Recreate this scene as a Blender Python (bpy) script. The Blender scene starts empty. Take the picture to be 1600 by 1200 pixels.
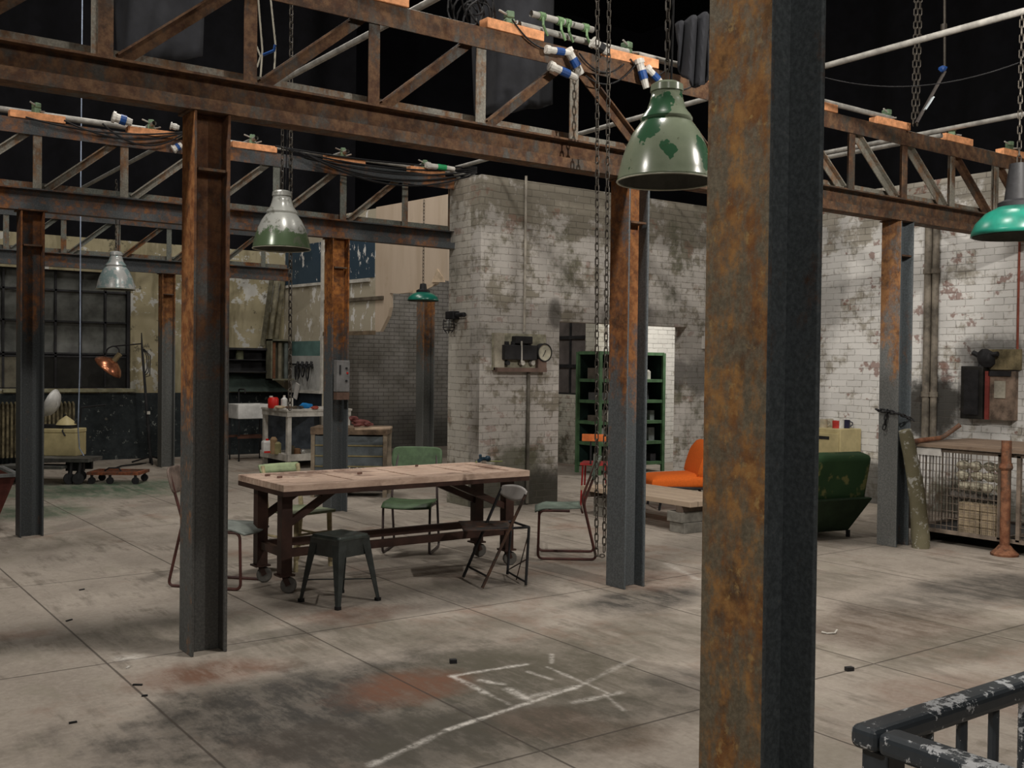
import bpy, bmesh, math, random
from mathutils import Vector, Matrix
random.seed(7)
PI = math.pi
sc = bpy.context.scene
COL = sc.collection
sc.view_settings.view_transform = 'Standard'
sc.view_settings.look = 'None'
sc.view_settings.gamma = 1.0
sc.view_settings.use_curve_mapping = False
sc.view_settings.exposure = 0.0

# ------------------------------------------------------------------ camera
# world x runs along the trusses, world y runs across them, camera stands over the origin
F = 1618.0
CH = 1.70
YAW = math.atan2(1618.0, 2237.0)          # angle between picture right and world x
CFR = -YAW                                 # rotation of the viewer's frame
XR = Vector((math.cos(YAW), -math.sin(YAW), 0))    # picture right on the ground
DR = Vector((math.sin(YAW), math.cos(YAW), 0))     # away from the viewer
PITCH = math.atan(26.0 / F)
ROLL = math.radians(0.66)
fw = (DR * math.cos(PITCH) + Vector((0, 0, -1)) * math.sin(PITCH)).normalized()
up0 = (DR * math.sin(PITCH) + Vector((0, 0, 1)) * math.cos(PITCH)).normalized()
rt = (XR * math.cos(ROLL) + up0 * math.sin(ROLL)).normalized()
up = (up0 * math.cos(ROLL) - XR * math.sin(ROLL)).normalized()
cam_d = bpy.data.cameras.new('camera')
cam = bpy.data.objects.new('camera', cam_d); COL.objects.link(cam)
cam_d.sensor_width = 36.0; cam_d.lens = F / 1600 * 36.0
cam_d.clip_start = 0.05; cam_d.clip_end = 200
M3 = Matrix((rt, up, -fw)).transposed()
cam.matrix_world = Matrix.Translation((0, 0, CH)) @ M3.to_4x4()
sc.camera = cam
CP = Vector((0, 0, CH))

def ray(px, py):
    return rt * ((px - 800) / F) + up * (-(py - 600) / F) + fw
def G(px, py, z=0.0):                      # the point at height z seen there
    d = ray(px, py); return CP + d * ((z - CH) / d.z)
def PX(px, py, x):
    d = ray(px, py); return CP + d * (x / d.x)
def PY(px, py, y):
    d = ray(px, py); return CP + d * (y / d.y)
def PD(px, py, D):                         # at distance D in front of the viewer
    d = ray(px, py); return CP + d * (D / d.dot(DR))
def W(X, D, z=0.0):
    return XR * X + DR * D + Vector((0, 0, z))

# ------------------------------------------------------------------ mesh building
class MB:
    def __init__(s): s.bm = bmesh.new()
    def _add(s, vs, fs, mat=None):
        bv = [s.bm.verts.new((mat @ Vector(v)) if mat is not None else Vector(v)) for v in vs]
        for f in fs:
            try: s.bm.faces.new([bv[i] for i in f])
            except ValueError: pass
        return bv
    def box(s, c, d, rz=0.0, rx=0.0, ry=0.0, taper=1.0, m=None):
        hx, hy, hz = d[0] / 2, d[1] / 2, d[2] / 2
        vs = []
        for z, t in ((-hz, 1.0), (hz, taper)):
            vs += [(-hx * t, -hy * t, z), (hx * t, -hy * t, z), (hx * t, hy * t, z), (-hx * t, hy * t, z)]
        M = Matrix.Translation(c) @ Matrix.Rotation(rz, 4, 'Z') @ Matrix.Rotation(ry, 4, 'Y') @ Matrix.Rotation(rx, 4, 'X')
        if m is not None: M = m @ M
        s._add(vs, [(3, 2, 1, 0), (4, 5, 6, 7), (0, 1, 5, 4), (1, 2, 6, 5), (2, 3, 7, 6), (3, 0, 4, 7)], M)
        return s
    def bb(s, x0, x1, y0, y1, z0, z1):
        return s.box(((x0 + x1) / 2, (y0 + y1) / 2, (z0 + z1) / 2), (abs(x1 - x0), abs(y1 - y0), abs(z1 - z0)))
    def bar(s, p, q, w, h, upv=(0, 0, 1)):         # rectangular bar from p to q
        p, q = Vector(p), Vector(q); d = q - p; L = d.length; d = d.normalized()
        u = Vector(upv)
        sd = d.cross(u)
        if sd.length < 1e-4: sd = d.cross(Vector((0, 1, 0)))
        sd.normalize(); u = sd.cross(d).normalized()
        vs = []
        for o in (p, q):
            vs += [o + sd * (w / 2 * a) + u * (h / 2 * b) for a, b in ((-1, -1), (1, -1), (1, 1), (-1, 1))]
        s._add(vs, [(3, 2, 1, 0), (4, 5, 6, 7), (0, 1, 5, 4), (1, 2, 6, 5), (2, 3, 7, 6), (3, 0, 4, 7)])
        return s
    def tube(s, pts, r, n=8, cap=True, closed=False):
        pts = [Vector(p) for p in pts]
        rr = r if isinstance(r, (list, tuple)) else [r] * len(pts)
        rings = []; prev = None; N = len(pts)
        for i, p in enumerate(pts):
            if closed: t = pts[(i + 1) % N] - pts[i - 1]
            else: t = (pts[min(i + 1, N - 1)] - pts[max(i - 1, 0)])
            t.normalize()
            if prev is None:
                a = Vector((0, 0, 1)) if abs(t.z) < .9 else Vector((1, 0, 0))
                u = t.cross(a).normalized()
            else:
                u = (prev - t * prev.dot(t))
                if u.length < 1e-5: u = t.cross(Vector((0, 0, 1)))
                u.normalize()
            prev = u; v = t.cross(u)
            rings.append([s.bm.verts.new(p + (u * math.cos(2 * PI * k / n) + v * math.sin(2 * PI * k / n)) * rr[i]) for k in range(n)])
        for i in range(len(rings) - (0 if closed else 1)):
            A, B = rings[i], rings[(i + 1) % len(rings)]
            for k in range(n):
                try: s.bm.faces.new((A[k], A[(k + 1) % n], B[(k + 1) % n], B[k]))
                except ValueError: pass
        if cap and not closed:
            s.bm.faces.new(rings[0][::-1]); s.bm.faces.new(rings[-1])
        return s
    def lathe(s, prof, c=(0, 0, 0), n=32, m=None, cap=False):
        c = Vector(c); rings = []
        M = m if m is not None else Matrix.Identity(4)
        for r, z in prof:
            rings.append([s.bm.verts.new(c + (M @ Vector((r * math.cos(2 * PI * k / n), r * math.sin(2 * PI * k / n), z)))) for k in range(n)])
        for i in range(len(rings) - 1):
            A, B = rings[i], rings[i + 1]
            for k in range(n): s.bm.faces.new((A[k], A[(k + 1) % n], B[(k + 1) % n], B[k]))
        if cap: s.bm.faces.new(rings[0][::-1]); s.bm.faces.new(rings[-1])
        return s
    def prism(s, poly, m, t):                     # polygon in local xy, extruded by t along local z, placed by matrix m
        n = len(poly)
        vs = [(x, y, 0) for x, y in poly] + [(x, y, t) for x, y in poly]
        fs = [tuple(range(n))[::-1], tuple(range(n, 2 * n))] + [(i, (i + 1) % n, n + (i + 1) % n, n + i) for i in range(n)]
        s._add(vs, fs, m); return s
    def grid(s, fn, nu, nv, thick=0.0):            # fn(u,v)->point ; a sheet with real thickness
        V = [[s.bm.verts.new(fn(i / nu, j / nv)) for j in range(nv + 1)] for i in range(nu + 1)]
        for i in range(nu):
            for j in range(nv): s.bm.faces.new((V[i][j], V[i + 1][j], V[i + 1][j + 1], V[i][j + 1]))
        return s
    def blob(s, c, r, n=2, jit=0.15, seed=0):
        rnd = random.Random(seed)
        res = bmesh.ops.create_icosphere(s.bm, subdivisions=n, radius=1.0)
        for v in res['verts']:
            k = 1 + rnd.uniform(-jit, jit)
            v.co = Vector((v.co.x * r[0] * k, v.co.y * r[1] * k, v.co.z * r[2] * k)) + Vector(c)
        return s
    def build(s, name, mat, parent=None, loc=None, rz=0.0, smooth=False, bevel=0.0, solid=0.0, sub=0, seg=2, sharp=35):
        bmesh.ops.recalc_face_normals(s.bm, faces=s.bm.faces)
        me = bpy.data.meshes.new(name); s.bm.to_mesh(me); s.bm.free()
        for mm in (mat if isinstance(mat, (list, tuple)) else [mat]): me.materials.append(mm)
        o = bpy.data.objects.new(name, me); COL.objects.link(o)
        if smooth:
            me.polygons.foreach_set('use_smooth', [True] * len(me.polygons))
            try: me.set_sharp_from_angle(angle=math.radians(sharp))
            except Exception: pass
        if parent is not None: o.parent = parent
        if loc is not None: o.location = loc
        o.rotation_euler = (0, 0, rz)
        if solid:
            md = o.modifiers.new('solid', 'SOLIDIFY'); md.thickness = solid; md.offset = 0
        if sub:
            md = o.modifiers.new('sub', 'SUBSURF'); md.levels = sub; md.render_levels = sub
        if bevel:
            md = o.modifiers.new('bevel', 'BEVEL'); md.width = bevel; md.segments = seg; md.limit_method = 'ANGLE'
        return o

def tag(o, label=None, cat=None, group=None, kind=None):
    if label: o['label'] = label
    if cat: o['category'] = cat
    if group: o['group'] = group
    if kind: o['kind'] = kind
    return o
def thing(name, label, cat, loc=(0, 0, 0), rz=0.0, group=None):
    o = bpy.data.objects.new(name, None); COL.objects.link(o)
    o.location = loc; o.rotation_euler = (0, 0, rz); o.empty_display_size = .1
    return tag(o, label, cat, group)
def dup(root, loc, rz, label=None, group=None):
    r = root.copy(); COL.objects.link(r); r.location = loc; r.rotation_euler = (0, 0, rz)
    if label: r['label'] = label
    if group: r['group'] = group
    for ch in list(root.children):
        c = ch.copy(); COL.objects.link(c); c.parent = r
        for g in list(ch.children):
            d = g.copy(); COL.objects.link(d); d.parent = c
    return r
def bez(p, q, sag, n=12, side=(0, 0, 0)):
    p, q = Vector(p), Vector(q)
    return [p.lerp(q, i / n) + Vector((side[0], side[1], side[2] - sag)) * (4 * (i / n) * (1 - i / n)) for i in range(n + 1)]
def rounded(pts, r, n=4):                          # round the corners of a polyline
    pts = [Vector(p) for p in pts]; out = [pts[0]]
    for i in range(1, len(pts) - 1):
        a, b, c = pts[i - 1], pts[i], pts[i + 1]
        k1 = min(r, (a - b).length * .45); k2 = min(r, (c - b).length * .45)
        p, q = b + (a - b).normalized() * k1, b + (c - b).normalized() * k2
        for j in range(n + 1):
            t = j / n; out.append(p * (1 - t) ** 2 + b * 2 * t * (1 - t) + q * t * t)
    out.append(pts[-1]); return out

# ------------------------------------------------------------------ materials
class NT:
    def __init__(s, name):
        s.m = bpy.data.materials.new(name); s.m.use_nodes = True
        s.t = s.m.node_tree; s.t.nodes.clear()
        s.out = s.t.nodes.new('ShaderNodeOutputMaterial'); s.b = s.t.nodes.new('ShaderNodeBsdfPrincipled')
        s.t.links.new(s.b.outputs[0], s.out.inputs[0])
        g = s.t.nodes.new('ShaderNodeNewGeometry'); s.pos = g.outputs['Position']
        sp = s.t.nodes.new('ShaderNodeSeparateXYZ'); s.L(s.pos, sp.inputs[0]); s.x, s.y, s.z = sp.outputs
    def L(s, a, i):
        if isinstance(a, bpy.types.NodeSocket): s.t.links.new(a, i)
        elif isinstance(a, (tuple, list)) and i.type == 'RGBA': i.default_value = (a[0], a[1], a[2], 1)
        else: i.default_value = a
    def math(s, op, a, b=0.0, c=None, clamp=False):
        n = s.t.nodes.new('ShaderNodeMath'); n.operation = op; n.use_clamp = clamp
        s.L(a, n.inputs[0]); s.L(b, n.inputs[1])
        if c is not None: s.L(c, n.inputs[2])
        return n.outputs[0]
    def vec(s, x, y, z=0.0):
        n = s.t.nodes.new('ShaderNodeCombineXYZ'); s.L(x, n.inputs[0]); s.L(y, n.inputs[1]); s.L(z, n.inputs[2]); return n.outputs[0]
    def scl(s, v, k):
        n = s.t.nodes.new('ShaderNodeVectorMath'); n.operation = 'MULTIPLY'; s.L(v, n.inputs[0]); n.inputs[1].default_value = k; return n.outputs[0]
    def noise(s, scale, detail=4.0, rough=.55, v=None, dist=0.0):
        n = s.t.nodes.new('ShaderNodeTexNoise'); s.L(v if v is not None else s.pos, n.inputs['Vector'])
        n.inputs['Scale'].default_value = scale; n.inputs['Detail'].default_value = detail
        n.inputs['Roughness'].default_value = rough; n.inputs['Distortion'].default_value = dist
        return n.outputs['Fac']
    def vor(s, scale, v=None, feat='F1'):
        n = s.t.nodes.new('ShaderNodeTexVoronoi'); n.feature = feat; s.L(v if v is not None else s.pos, n.inputs['Vector'])
        n.inputs['Scale'].default_value = scale; return n.outputs['Distance']
    def step(s, f, lo, hi):
        n = s.t.nodes.new('ShaderNodeMapRange'); n.interpolation_type = 'SMOOTHSTEP'
        s.L(f, n.inputs['Value']); n.inputs['From Min'].default_value = lo; n.inputs['From Max'].default_value = hi
        return n.outputs['Result']
    def mix(s, f, a, b):
        n = s.t.nodes.new('ShaderNodeMix'); n.data_type = 'RGBA'
        s.L(f, n.inputs['Factor']); s.L(a, n.inputs['A'] if False else n.inputs[6]); s.L(b, n.inputs[7]); return n.outputs[2]
    def ramp(s, f, stops):
        n = s.t.nodes.new('ShaderNodeValToRGB'); e = n.color_ramp.elements
        while len(e) < len(stops): e.new(.5)
        for el, (p, c) in zip(e, stops): el.position = p; el.color = (*c, 1)
        s.L(f, n.inputs[0]); return n.outputs[0]
    def bump(s, h, strength=.4, dist=.01):
        n = s.t.nodes.new('ShaderNodeBump'); n.inputs['Strength'].default_value = strength; n.inputs['Distance'].default_value = dist
        s.L(h, n.inputs['Height']); s.L(n.outputs[0], s.b.inputs['Normal'])
    def done(s, col, rough=.8, metal=0.0, spec=.3):
        s.L(col, s.b.inputs['Base Color']); s.L(rough, s.b.inputs['Roughness']); s.L(metal, s.b.inputs['Metallic'])
        s.b.inputs['Specular IOR Level'].default_value = spec
        return s.m

_pl = {}
def plain(name, col, rough=.7, metal=0.0, var=.35, scale=6.0, spec=.3, bump=0.0):
    """a worn single-colour surface"""
    if name in _pl: return _pl[name]
    n = NT(name)
    a = tuple(c * (1 - var) for c in col); b = tuple(min(1, c * (1 + var * .6)) for c in col)
    f = n.noise(scale, 5, .65)
    c = n.mix(n.step(f, .3, .7), a, b)
    if bump: n.bump(n.noise(scale * 6, 3), bump, .004)
    _pl[name] = n.done(c, rough, metal, spec); return _pl[name]

def rusty(name, paint=(.085, .09, .088), rust=(.20, .078, .028), rust2=(.33, .155, .055), dark=(.05, .028, .018), amt=.5, zlo=None, zhi=None, scale=2.2, yel=0.0, k=1.0):
    n = NT(name)
    big = n.noise(scale, 8, .72, v=n.scl(n.pos, (1.3, 1.3, .55)))
    sm = n.noise(14, 5, .7); fine = n.noise(70, 3, .7)
    rc = n.mix(n.step(sm, .35, .68), tuple(c * .8 for c in rust), rust2)
    rc = n.mix(n.math('MULTIPLY', n.step(n.noise(5.5, 5, .7), .5, .66), .75), rc, dark)
    if yel:
        v = n.step(n.noise(26, 4, .75), .55, .68)
        rc = n.mix(n.math('MULTIPLY', v, yel), rc, (.40, .26, .10))
    f = big
    if zlo is not None:
        g = n.step(n.z, zlo, zhi)                     # worn paint low down, rust high up
        f = n.math('ADD', f, n.math('MULTIPLY', n.math('SUBTRACT', g, .5), .34))
    f = n.math('ADD', f, n.math('MULTIPLY', n.math('SUBTRACT', sm, .5), .35))
    fac = n.step(f, .56 - amt * .25, .76 - amt * .25)
    pc = n.mix(n.step(fine, .3, .75), tuple(c * .75 for c in paint), tuple(c * 1.35 for c in paint))
    col = n.mix(fac, pc, rc)
    col = n.mix(n.math('MULTIPLY', n.step(fine, .62, .8), .35), col, (.24, .2, .15))
    if k != 1.0: col = n.mix(1 - k, col, (0, 0, 0))
    n.bump(n.math('ADD', sm, n.math('MULTIPLY', fine, .5)), .35, .006)
    return n.done(col, n.math('ADD', .55, n.math('MULTIPLY', fac, .35)), 0.0, .35)

def brickmat(name, white=(.56, .54, .51), worn=(.24, .21, .165), amt=.45, top=None, low=.0, red=.08, dirt=(.10, .10, .065), stain=()):
    """painted brick, courses run along the wall"""
    n = NT(name)
    u = n.math('ADD', n.x, n.y)
    wob = n.math('ADD', n.math('MULTIPLY', n.math('SUBTRACT', n.noise(1.5, 2), .5), .03), n.math('MULTIPLY', n.math('SUBTRACT', n.noise(9, 2), .5), .012))
    v = n.vec(n.math('ADD', u, n.math('MULTIPLY', wob, 1.5)), n.math('ADD', n.z, wob), 0)
    b = n.t.nodes.new('ShaderNodeTexBrick'); n.L(v, b.inputs['Vector'])
    b.inputs['Scale'].default_value = 1.0; b.inputs['Brick Width'].default_value = .235; b.inputs['Row Height'].default_value = .083
    b.inputs['Mortar Size'].default_value = .006; b.inputs['Mortar Smooth'].default_value = .35
    b.inputs['Color1'].default_value = (0, 0, 0, 1); b.inputs['Color2'].default_value = (1, 1, 1, 1); b.inputs['Mortar'].default_value = (.5, .5, .5, 1)
    tone = n.t.nodes.new('ShaderNodeSeparateColor'); n.L(b.outputs['Color'], tone.inputs[0]); tone = tone.outputs[0]
    mort = b.outputs['Fac']
    c = n.mix(tone, tuple(k * .86 for k in white), white)
    sm = n.noise(9, 6, .7); big = n.noise(.9, 5, .65); mid = n.noise(2.6, 5, .68)
    w = n.math('ADD', mid, n.math('MULTIPLY', n.math('SUBTRACT', sm, .5), .5))
    w = n.math('ADD', w, n.math('MULTIPLY', n.math('SUBTRACT', tone, .5), .08))
    if top is not None:
        w = n.math('ADD', w, n.math('MULTIPLY', n.step(n.z, top[0], top[1]), .22))
    c = n.mix(n.math('MULTIPLY', n.step(w, .62 - amt * .2, .78 - amt * .2), .85), c, worn)
    c = n.mix(n.math('MULTIPLY', n.step(n.math('ADD', n.noise(3.3, 4, .7), n.math('MULTIPLY', tone, .12)), .66, .72), red * 5), c, (.20, .075, .05))
    d = n.math('ADD', big, n.math('MULTIPLY', n.math('SUBTRACT', 1.0, n.step(n.z, .0, .9)), .22))
    c = n.mix(n.math('MULTIPLY', n.step(n.math('ADD', d, n.math('MULTIPLY', n.math('SUBTRACT', sm, .5), .3)), .60 - low, .78 - low), .8), c, dirt)
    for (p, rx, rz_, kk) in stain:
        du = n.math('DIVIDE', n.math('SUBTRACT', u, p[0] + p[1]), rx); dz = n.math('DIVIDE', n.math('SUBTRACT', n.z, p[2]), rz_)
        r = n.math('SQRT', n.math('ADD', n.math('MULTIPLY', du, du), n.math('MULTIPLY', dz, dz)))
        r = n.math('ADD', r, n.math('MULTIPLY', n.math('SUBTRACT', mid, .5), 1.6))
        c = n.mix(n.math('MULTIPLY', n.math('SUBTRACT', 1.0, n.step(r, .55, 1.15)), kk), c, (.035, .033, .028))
    c = n.mix(n.math('MULTIPLY', mort, n.math('MULTIPLY', n.step(n.math('ADD', n.math('MULTIPLY', sm, .5), n.math('MULTIPLY', mid, .5)), .36, .60), .62)), c, (.10, .09, .075))
    h = n.math('ADD', n.math('MULTIPLY', n.math('SUBTRACT', 1.0, mort), 1.0), n.math('MULTIPLY', sm, .6))
    n.bump(h, .6, .010)
    return n.done(c, .85, 0, .2)

def planks(name, c1, c2, axis='x', width=.12, rough=.75, dirt=.5):
    """boards running along the given axis"""
    n = NT(name)
    a, b = (n.x, n.y) if axis == 'x' else (n.y, n.x)
    q = n.math('FLOOR', n.math('DIVIDE', b, width))
    wn = n.t.nodes.new('ShaderNodeTexWhiteNoise'); wn.noise_dimensions = '1D'; n.L(q, wn.inputs['W'])
    g = n.noise(1.0, 5, .65, v=n.vec(n.math('MULTIPLY', a, 2.5), n.math('MULTIPLY', b, 40), n.math('MULTIPLY', n.z, 20)))
    c = n.mix(n.math('ADD', n.math('MULTIPLY', wn.outputs['Value'], .5), n.math('MULTIPLY', g, .5)), c1, c2)
    fr = n.math('FRACT', n.math('DIVIDE', b, width))
    gap = n.step(n.math('ABSOLUTE', n.math('SUBTRACT', fr, .5)), .46, .49)
    c = n.mix(n.math('MULTIPLY', gap, .7), c, (.05, .035, .025))
    c = n.mix(n.math('MULTIPLY', n.step(n.noise(5, 5, .7), .5, .72), dirt), c, (.07, .05, .04))
    n.bump(g, .3, .004)
    return n.done(c, rough, 0, .3)

# ------------------------------------------------------------------ shared materials
M_col_warm = rusty('rusted painted steel warm', rust=(.24, .085, .028), rust2=(.38, .17, .06), amt=.72, zlo=-.2, zhi=2.8, yel=.4)
M_col_near = rusty('mottled rust and grey paint', paint=(.15, .125, .085), rust=(.22, .09, .032), rust2=(.36, .19, .065), amt=.62, scale=8.0, yel=.85)
M_col_grey = rusty('grey painted steel with rust', paint=(.115, .12, .115), amt=.42, zlo=.8, zhi=3.2)
M_col_blue = rusty('blue grey painted steel', paint=(.095, .11, .118), rust=(.15, .065, .035), rust2=(.2, .1, .05), amt=-.05, scale=2.4)
M_col_side = rusty('brown grey steel', paint=(.085, .085, .08), rust=(.14, .06, .032), rust2=(.20, .10, .05), amt=.35, zlo=-.3, zhi=3.3, scale=4)
M_col_981 = rusty('orange brown over grey steel', paint=(.10, .11, .115), rust=(.20, .075, .028), rust2=(.33, .14, .05), amt=.38, zlo=.2, zhi=2.4, yel=.2, scale=3)
M_col_r = rusty('rust fading to grey steel', paint=(.15, .155, .15), rust=(.20, .085, .035), rust2=(.34, .17, .07), amt=.2, zlo=1.2, zhi=2.3, yel=.3, scale=2.5)
M_col_dark = rusty('dark rusted steel', paint=(.035, .04, .042), rust=(.14, .05, .018), rust2=(.2, .08, .025), amt=.45, zlo=1.2, zhi=3.2)
M_beam = rusty('brown rusted beam', paint=(.06, .055, .045), rust=(.095, .045, .026), rust2=(.17, .095, .05), dark=(.04, .025, .018), amt=.9, scale=4)
M_brace = rusty('grey steel angle with rust', paint=(.22, .21, .175), rust=(.15, .075, .04), rust2=(.24, .14, .075), amt=.5, scale=4)
M_beam_grey = rusty('grey beam with rust', paint=(.055, .062, .066), rust=(.13, .05, .022), rust2=(.24, .10, .035), amt=.5, scale=1.2)
M_rusttube = plain('dark red brown painted tube', (.085, .032, .026), .5, var=.5)
M_black = plain('black worn metal', (.022, .022, .024), .55, var=.5)
M_darkmetal = plain('dark green grey metal', (.035, .042, .040), .45, .2, var=.5, spec=.5)
M_galv = plain('galvanised scaffold tube', (.36, .35, .32), .5, .25, var=.35, scale=9)
M_white = plain('dirty white paint', (.55, .53, .48), .6, var=.3)
M_whitegl = plain('white ceramic', (.62, .62, .60), .35, var=.2, spec=.5)
M_cream = plain('cream painted metal', (.55, .47, .25), .5, var=.15)
M_greenpl = plain('green painted wood', (.115, .17, .085), .55, var=.3, scale=12)
M_greengrey = plain('grey green painted wood', (.13, .17, .14), .5, var=.3, scale=12)
M_shelfgr = plain('green shelf paint', (.085, .17, .085), .6, var=.3)
M_teal = plain('teal enamel', (.012, .17, .12), .3, var=.35, scale=5, spec=.6)
M_orange = plain('orange fabric', (.70, .135, .014), .85, var=.12, scale=60, bump=.1)
M_orange_w = plain('orange paint', (.62, .16, .04), .6)
M_wood = planks('raw timber', (.42, .25, .15), (.60, .40, .26), 'x', .11, dirt=.3)
M_woodblk = plain('sawn timber block', (.78, .36, .17), .8, var=.3, scale=18)
M_rubber = plain('black rubber cable', (.012, .012, .013), .6)
M_blue = plain('blue tape', (.015, .065, .24), .5)
M_greentape = plain('green tape', (.03, .38, .14), .5)
M_clamp = plain('green grey clamp', (.16, .24, .15), .5, .3)
M_cloth = plain('black stage cloth', (.005, .005, .007), .95, var=.4, scale=3)
M_plug = plain('off white plug', (.62, .60, .55), .45)
M_paper = plain('paper', (.60, .58, .54), .8, var=.1)
M_chain = plain('dull chain steel', (.06, .052, .042), .5, .3)
M_red = plain('red plastic', (.55, .02, .015), .4, var=.15)
M_glass = plain('dirty grey window glass', (.11, .115, .105), .3, var=.5, scale=2.5, spec=.5)
M_glassred = plain('dusty window glass', (.13, .115, .11), .35, var=.35, scale=3)

# ------------------------------------------------------------------ floor
def floor_material():
    n = NT('worn painted floor sheets')
    sm = n.noise(6, 6, .7); mid = n.noise(1.3, 6, .68); big = n.noise(.45, 5, .6)
    grain = n.noise(1, 6, .7, v=n.scl(n.pos, (9, 1.2, 1)))
    base = n.mix(n.step(mid, .3, .7), (.255, .22, .185), (.39, .345, .295))
    base = n.mix(n.math('MULTIPLY', n.step(n.noise(30, 4, .7), .35, .8), .35), base, (.52, .47, .40))
    base = n.mix(n.math('MULTIPLY', n.step(n.noise(2.2, 5, .7, v=n.scl(n.pos, (1, .5, 1))), .52, .66), .4), base, (.24, .22, .17))
    w = n.math('ADD', n.math('ADD', n.math('MULTIPLY', grain, .45), n.math('MULTIPLY', mid, .45)), n.math('MULTIPLY', sm, .15))
    c = n.mix(n.math('MULTIPLY', n.step(w, .525, .63), .62), base, (.13, .11, .088))
    c = n.mix(n.math('MULTIPLY', n.step(n.noise(2.6, 8, .78), .55, .68), .5), c, (.16, .135, .10))
    c = n.mix(n.math('MULTIPLY', n.step(n.noise(22, 4, .8), .66, .74), .5), c, (.60, .55, .47))
    c = n.mix(n.math('MULTIPLY', n.step(n.noise(.8, 5, .7), .54, .68), .4), c, (.20, .095, .055))
    blot = n.noise(3.2, 8, .8, v=n.scl(n.pos, (1.6, .8, 1)))
    brk = n.math('ADD', .48, n.math('MULTIPLY', n.step(n.math('ADD', n.math('MULTIPLY', blot, .6), n.math('MULTIPLY', grain, .4)), .42, .58), .52))
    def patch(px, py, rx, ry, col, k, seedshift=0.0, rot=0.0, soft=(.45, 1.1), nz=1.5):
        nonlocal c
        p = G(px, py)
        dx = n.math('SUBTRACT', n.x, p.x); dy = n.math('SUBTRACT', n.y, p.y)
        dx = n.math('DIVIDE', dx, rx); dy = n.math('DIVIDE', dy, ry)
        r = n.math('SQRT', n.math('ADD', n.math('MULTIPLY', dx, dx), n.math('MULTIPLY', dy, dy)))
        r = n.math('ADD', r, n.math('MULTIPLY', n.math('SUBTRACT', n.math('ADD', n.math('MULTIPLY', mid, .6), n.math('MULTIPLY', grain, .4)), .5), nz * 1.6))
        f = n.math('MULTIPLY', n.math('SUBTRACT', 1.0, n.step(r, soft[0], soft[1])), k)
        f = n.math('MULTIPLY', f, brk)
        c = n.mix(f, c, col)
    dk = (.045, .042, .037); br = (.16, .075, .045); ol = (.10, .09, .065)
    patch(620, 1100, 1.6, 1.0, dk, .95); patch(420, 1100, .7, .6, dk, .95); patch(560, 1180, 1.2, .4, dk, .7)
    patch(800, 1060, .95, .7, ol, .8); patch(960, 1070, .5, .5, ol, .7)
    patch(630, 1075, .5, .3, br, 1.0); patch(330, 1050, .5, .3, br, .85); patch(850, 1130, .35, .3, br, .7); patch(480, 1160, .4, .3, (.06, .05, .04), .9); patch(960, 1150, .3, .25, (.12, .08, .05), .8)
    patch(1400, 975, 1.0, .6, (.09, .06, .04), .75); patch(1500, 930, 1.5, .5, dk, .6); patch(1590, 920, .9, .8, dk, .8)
    patch(1010, 935, .75, .4, dk, .95); patch(700, 930, 1.2, .5, dk, .55); patch(500, 1000, .8, .5, ol, .6)  # patch in front of the table is its shadow painted into the floor colour
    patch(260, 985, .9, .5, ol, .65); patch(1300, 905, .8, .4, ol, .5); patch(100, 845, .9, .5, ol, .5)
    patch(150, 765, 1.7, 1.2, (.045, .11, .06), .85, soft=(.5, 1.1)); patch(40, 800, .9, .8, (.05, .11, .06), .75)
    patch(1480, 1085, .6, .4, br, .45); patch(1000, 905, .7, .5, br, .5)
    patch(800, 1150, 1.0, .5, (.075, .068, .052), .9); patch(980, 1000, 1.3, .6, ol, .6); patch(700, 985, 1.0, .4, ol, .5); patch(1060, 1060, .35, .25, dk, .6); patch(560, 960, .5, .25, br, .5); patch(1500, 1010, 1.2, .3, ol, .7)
    # seams between the floor sheets
    s0 = G(250, 1110); s1 = G(900, 925)
    jx = n.math('PINGPONG', n.math('SUBTRACT', n.x, s0.x), .61)
    jy = n.math('PINGPONG', n.math('SUBTRACT', n.y, s1.y), 1.22)
    wob = n.math('MULTIPLY', n.math('SUBTRACT', sm, .5), .006)
    fx = n.math('SUBTRACT', 1.0, n.step(n.math('ADD', jx, wob), .003, .009)); fy = n.math('SUBTRACT', 1.0, n.step(n.math('ADD', jy, wob), .003, .010))
    seam = n.math('MAXIMUM', fx, fy)
    c = n.mix(n.math('MULTIPLY', seam, .8), c, (.05, .04, .032))
    # chalk and paint lines on the floor
    fine = n.noise(26, 5, .75)
    def chalk(x0, y0, x1, y1, wd, k=.8):
        nonlocal c
        a, b = G(x0, y0), G(x1, y1); d = b - a; L = d.length; d = d / L
        px = n.math('SUBTRACT', n.x, a.x); py = n.math('SUBTRACT', n.y, a.y)
        al = n.math('ADD', n.math('MULTIPLY', px, d.x), n.math('MULTIPLY', py, d.y))
        ac = n.math('ADD', n.math('MULTIPLY', px, -d.y), n.math('MULTIPLY', py, d.x))
        cl = n.math('SUBTRACT', al, n.math('MINIMUM', n.math('MAXIMUM', al, 0.0), L))
        r = n.math('SQRT', n.math('ADD', n.math('MULTIPLY', ac, ac), n.math('MULTIPLY', cl, cl)))
        r = n.math('ADD', r, n.math('MULTIPLY', n.math('SUBTRACT', sm, .5), wd * 1.8))
        br_ = n.step(fine, .30, .62)
        c = n.mix(n.math('MULTIPLY', n.math('MULTIPLY', n.math('SUBTRACT', 1.0, n.step(r, wd * -.1, wd * 1.15)), br_), k), c, (.66, .63, .58))
    chalk(580, 1195, 700, 1140, .03, .6); chalk(700, 1140, 905, 1072, .026, .9); chalk(905, 1072, 990, 1030, .03, .35)
    chalk(706, 1056, 822, 1038, .03, .85); chalk(706, 1056, 758, 1082, .03, .7); chalk(758, 1082, 795, 1100, .02, .35)
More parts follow.
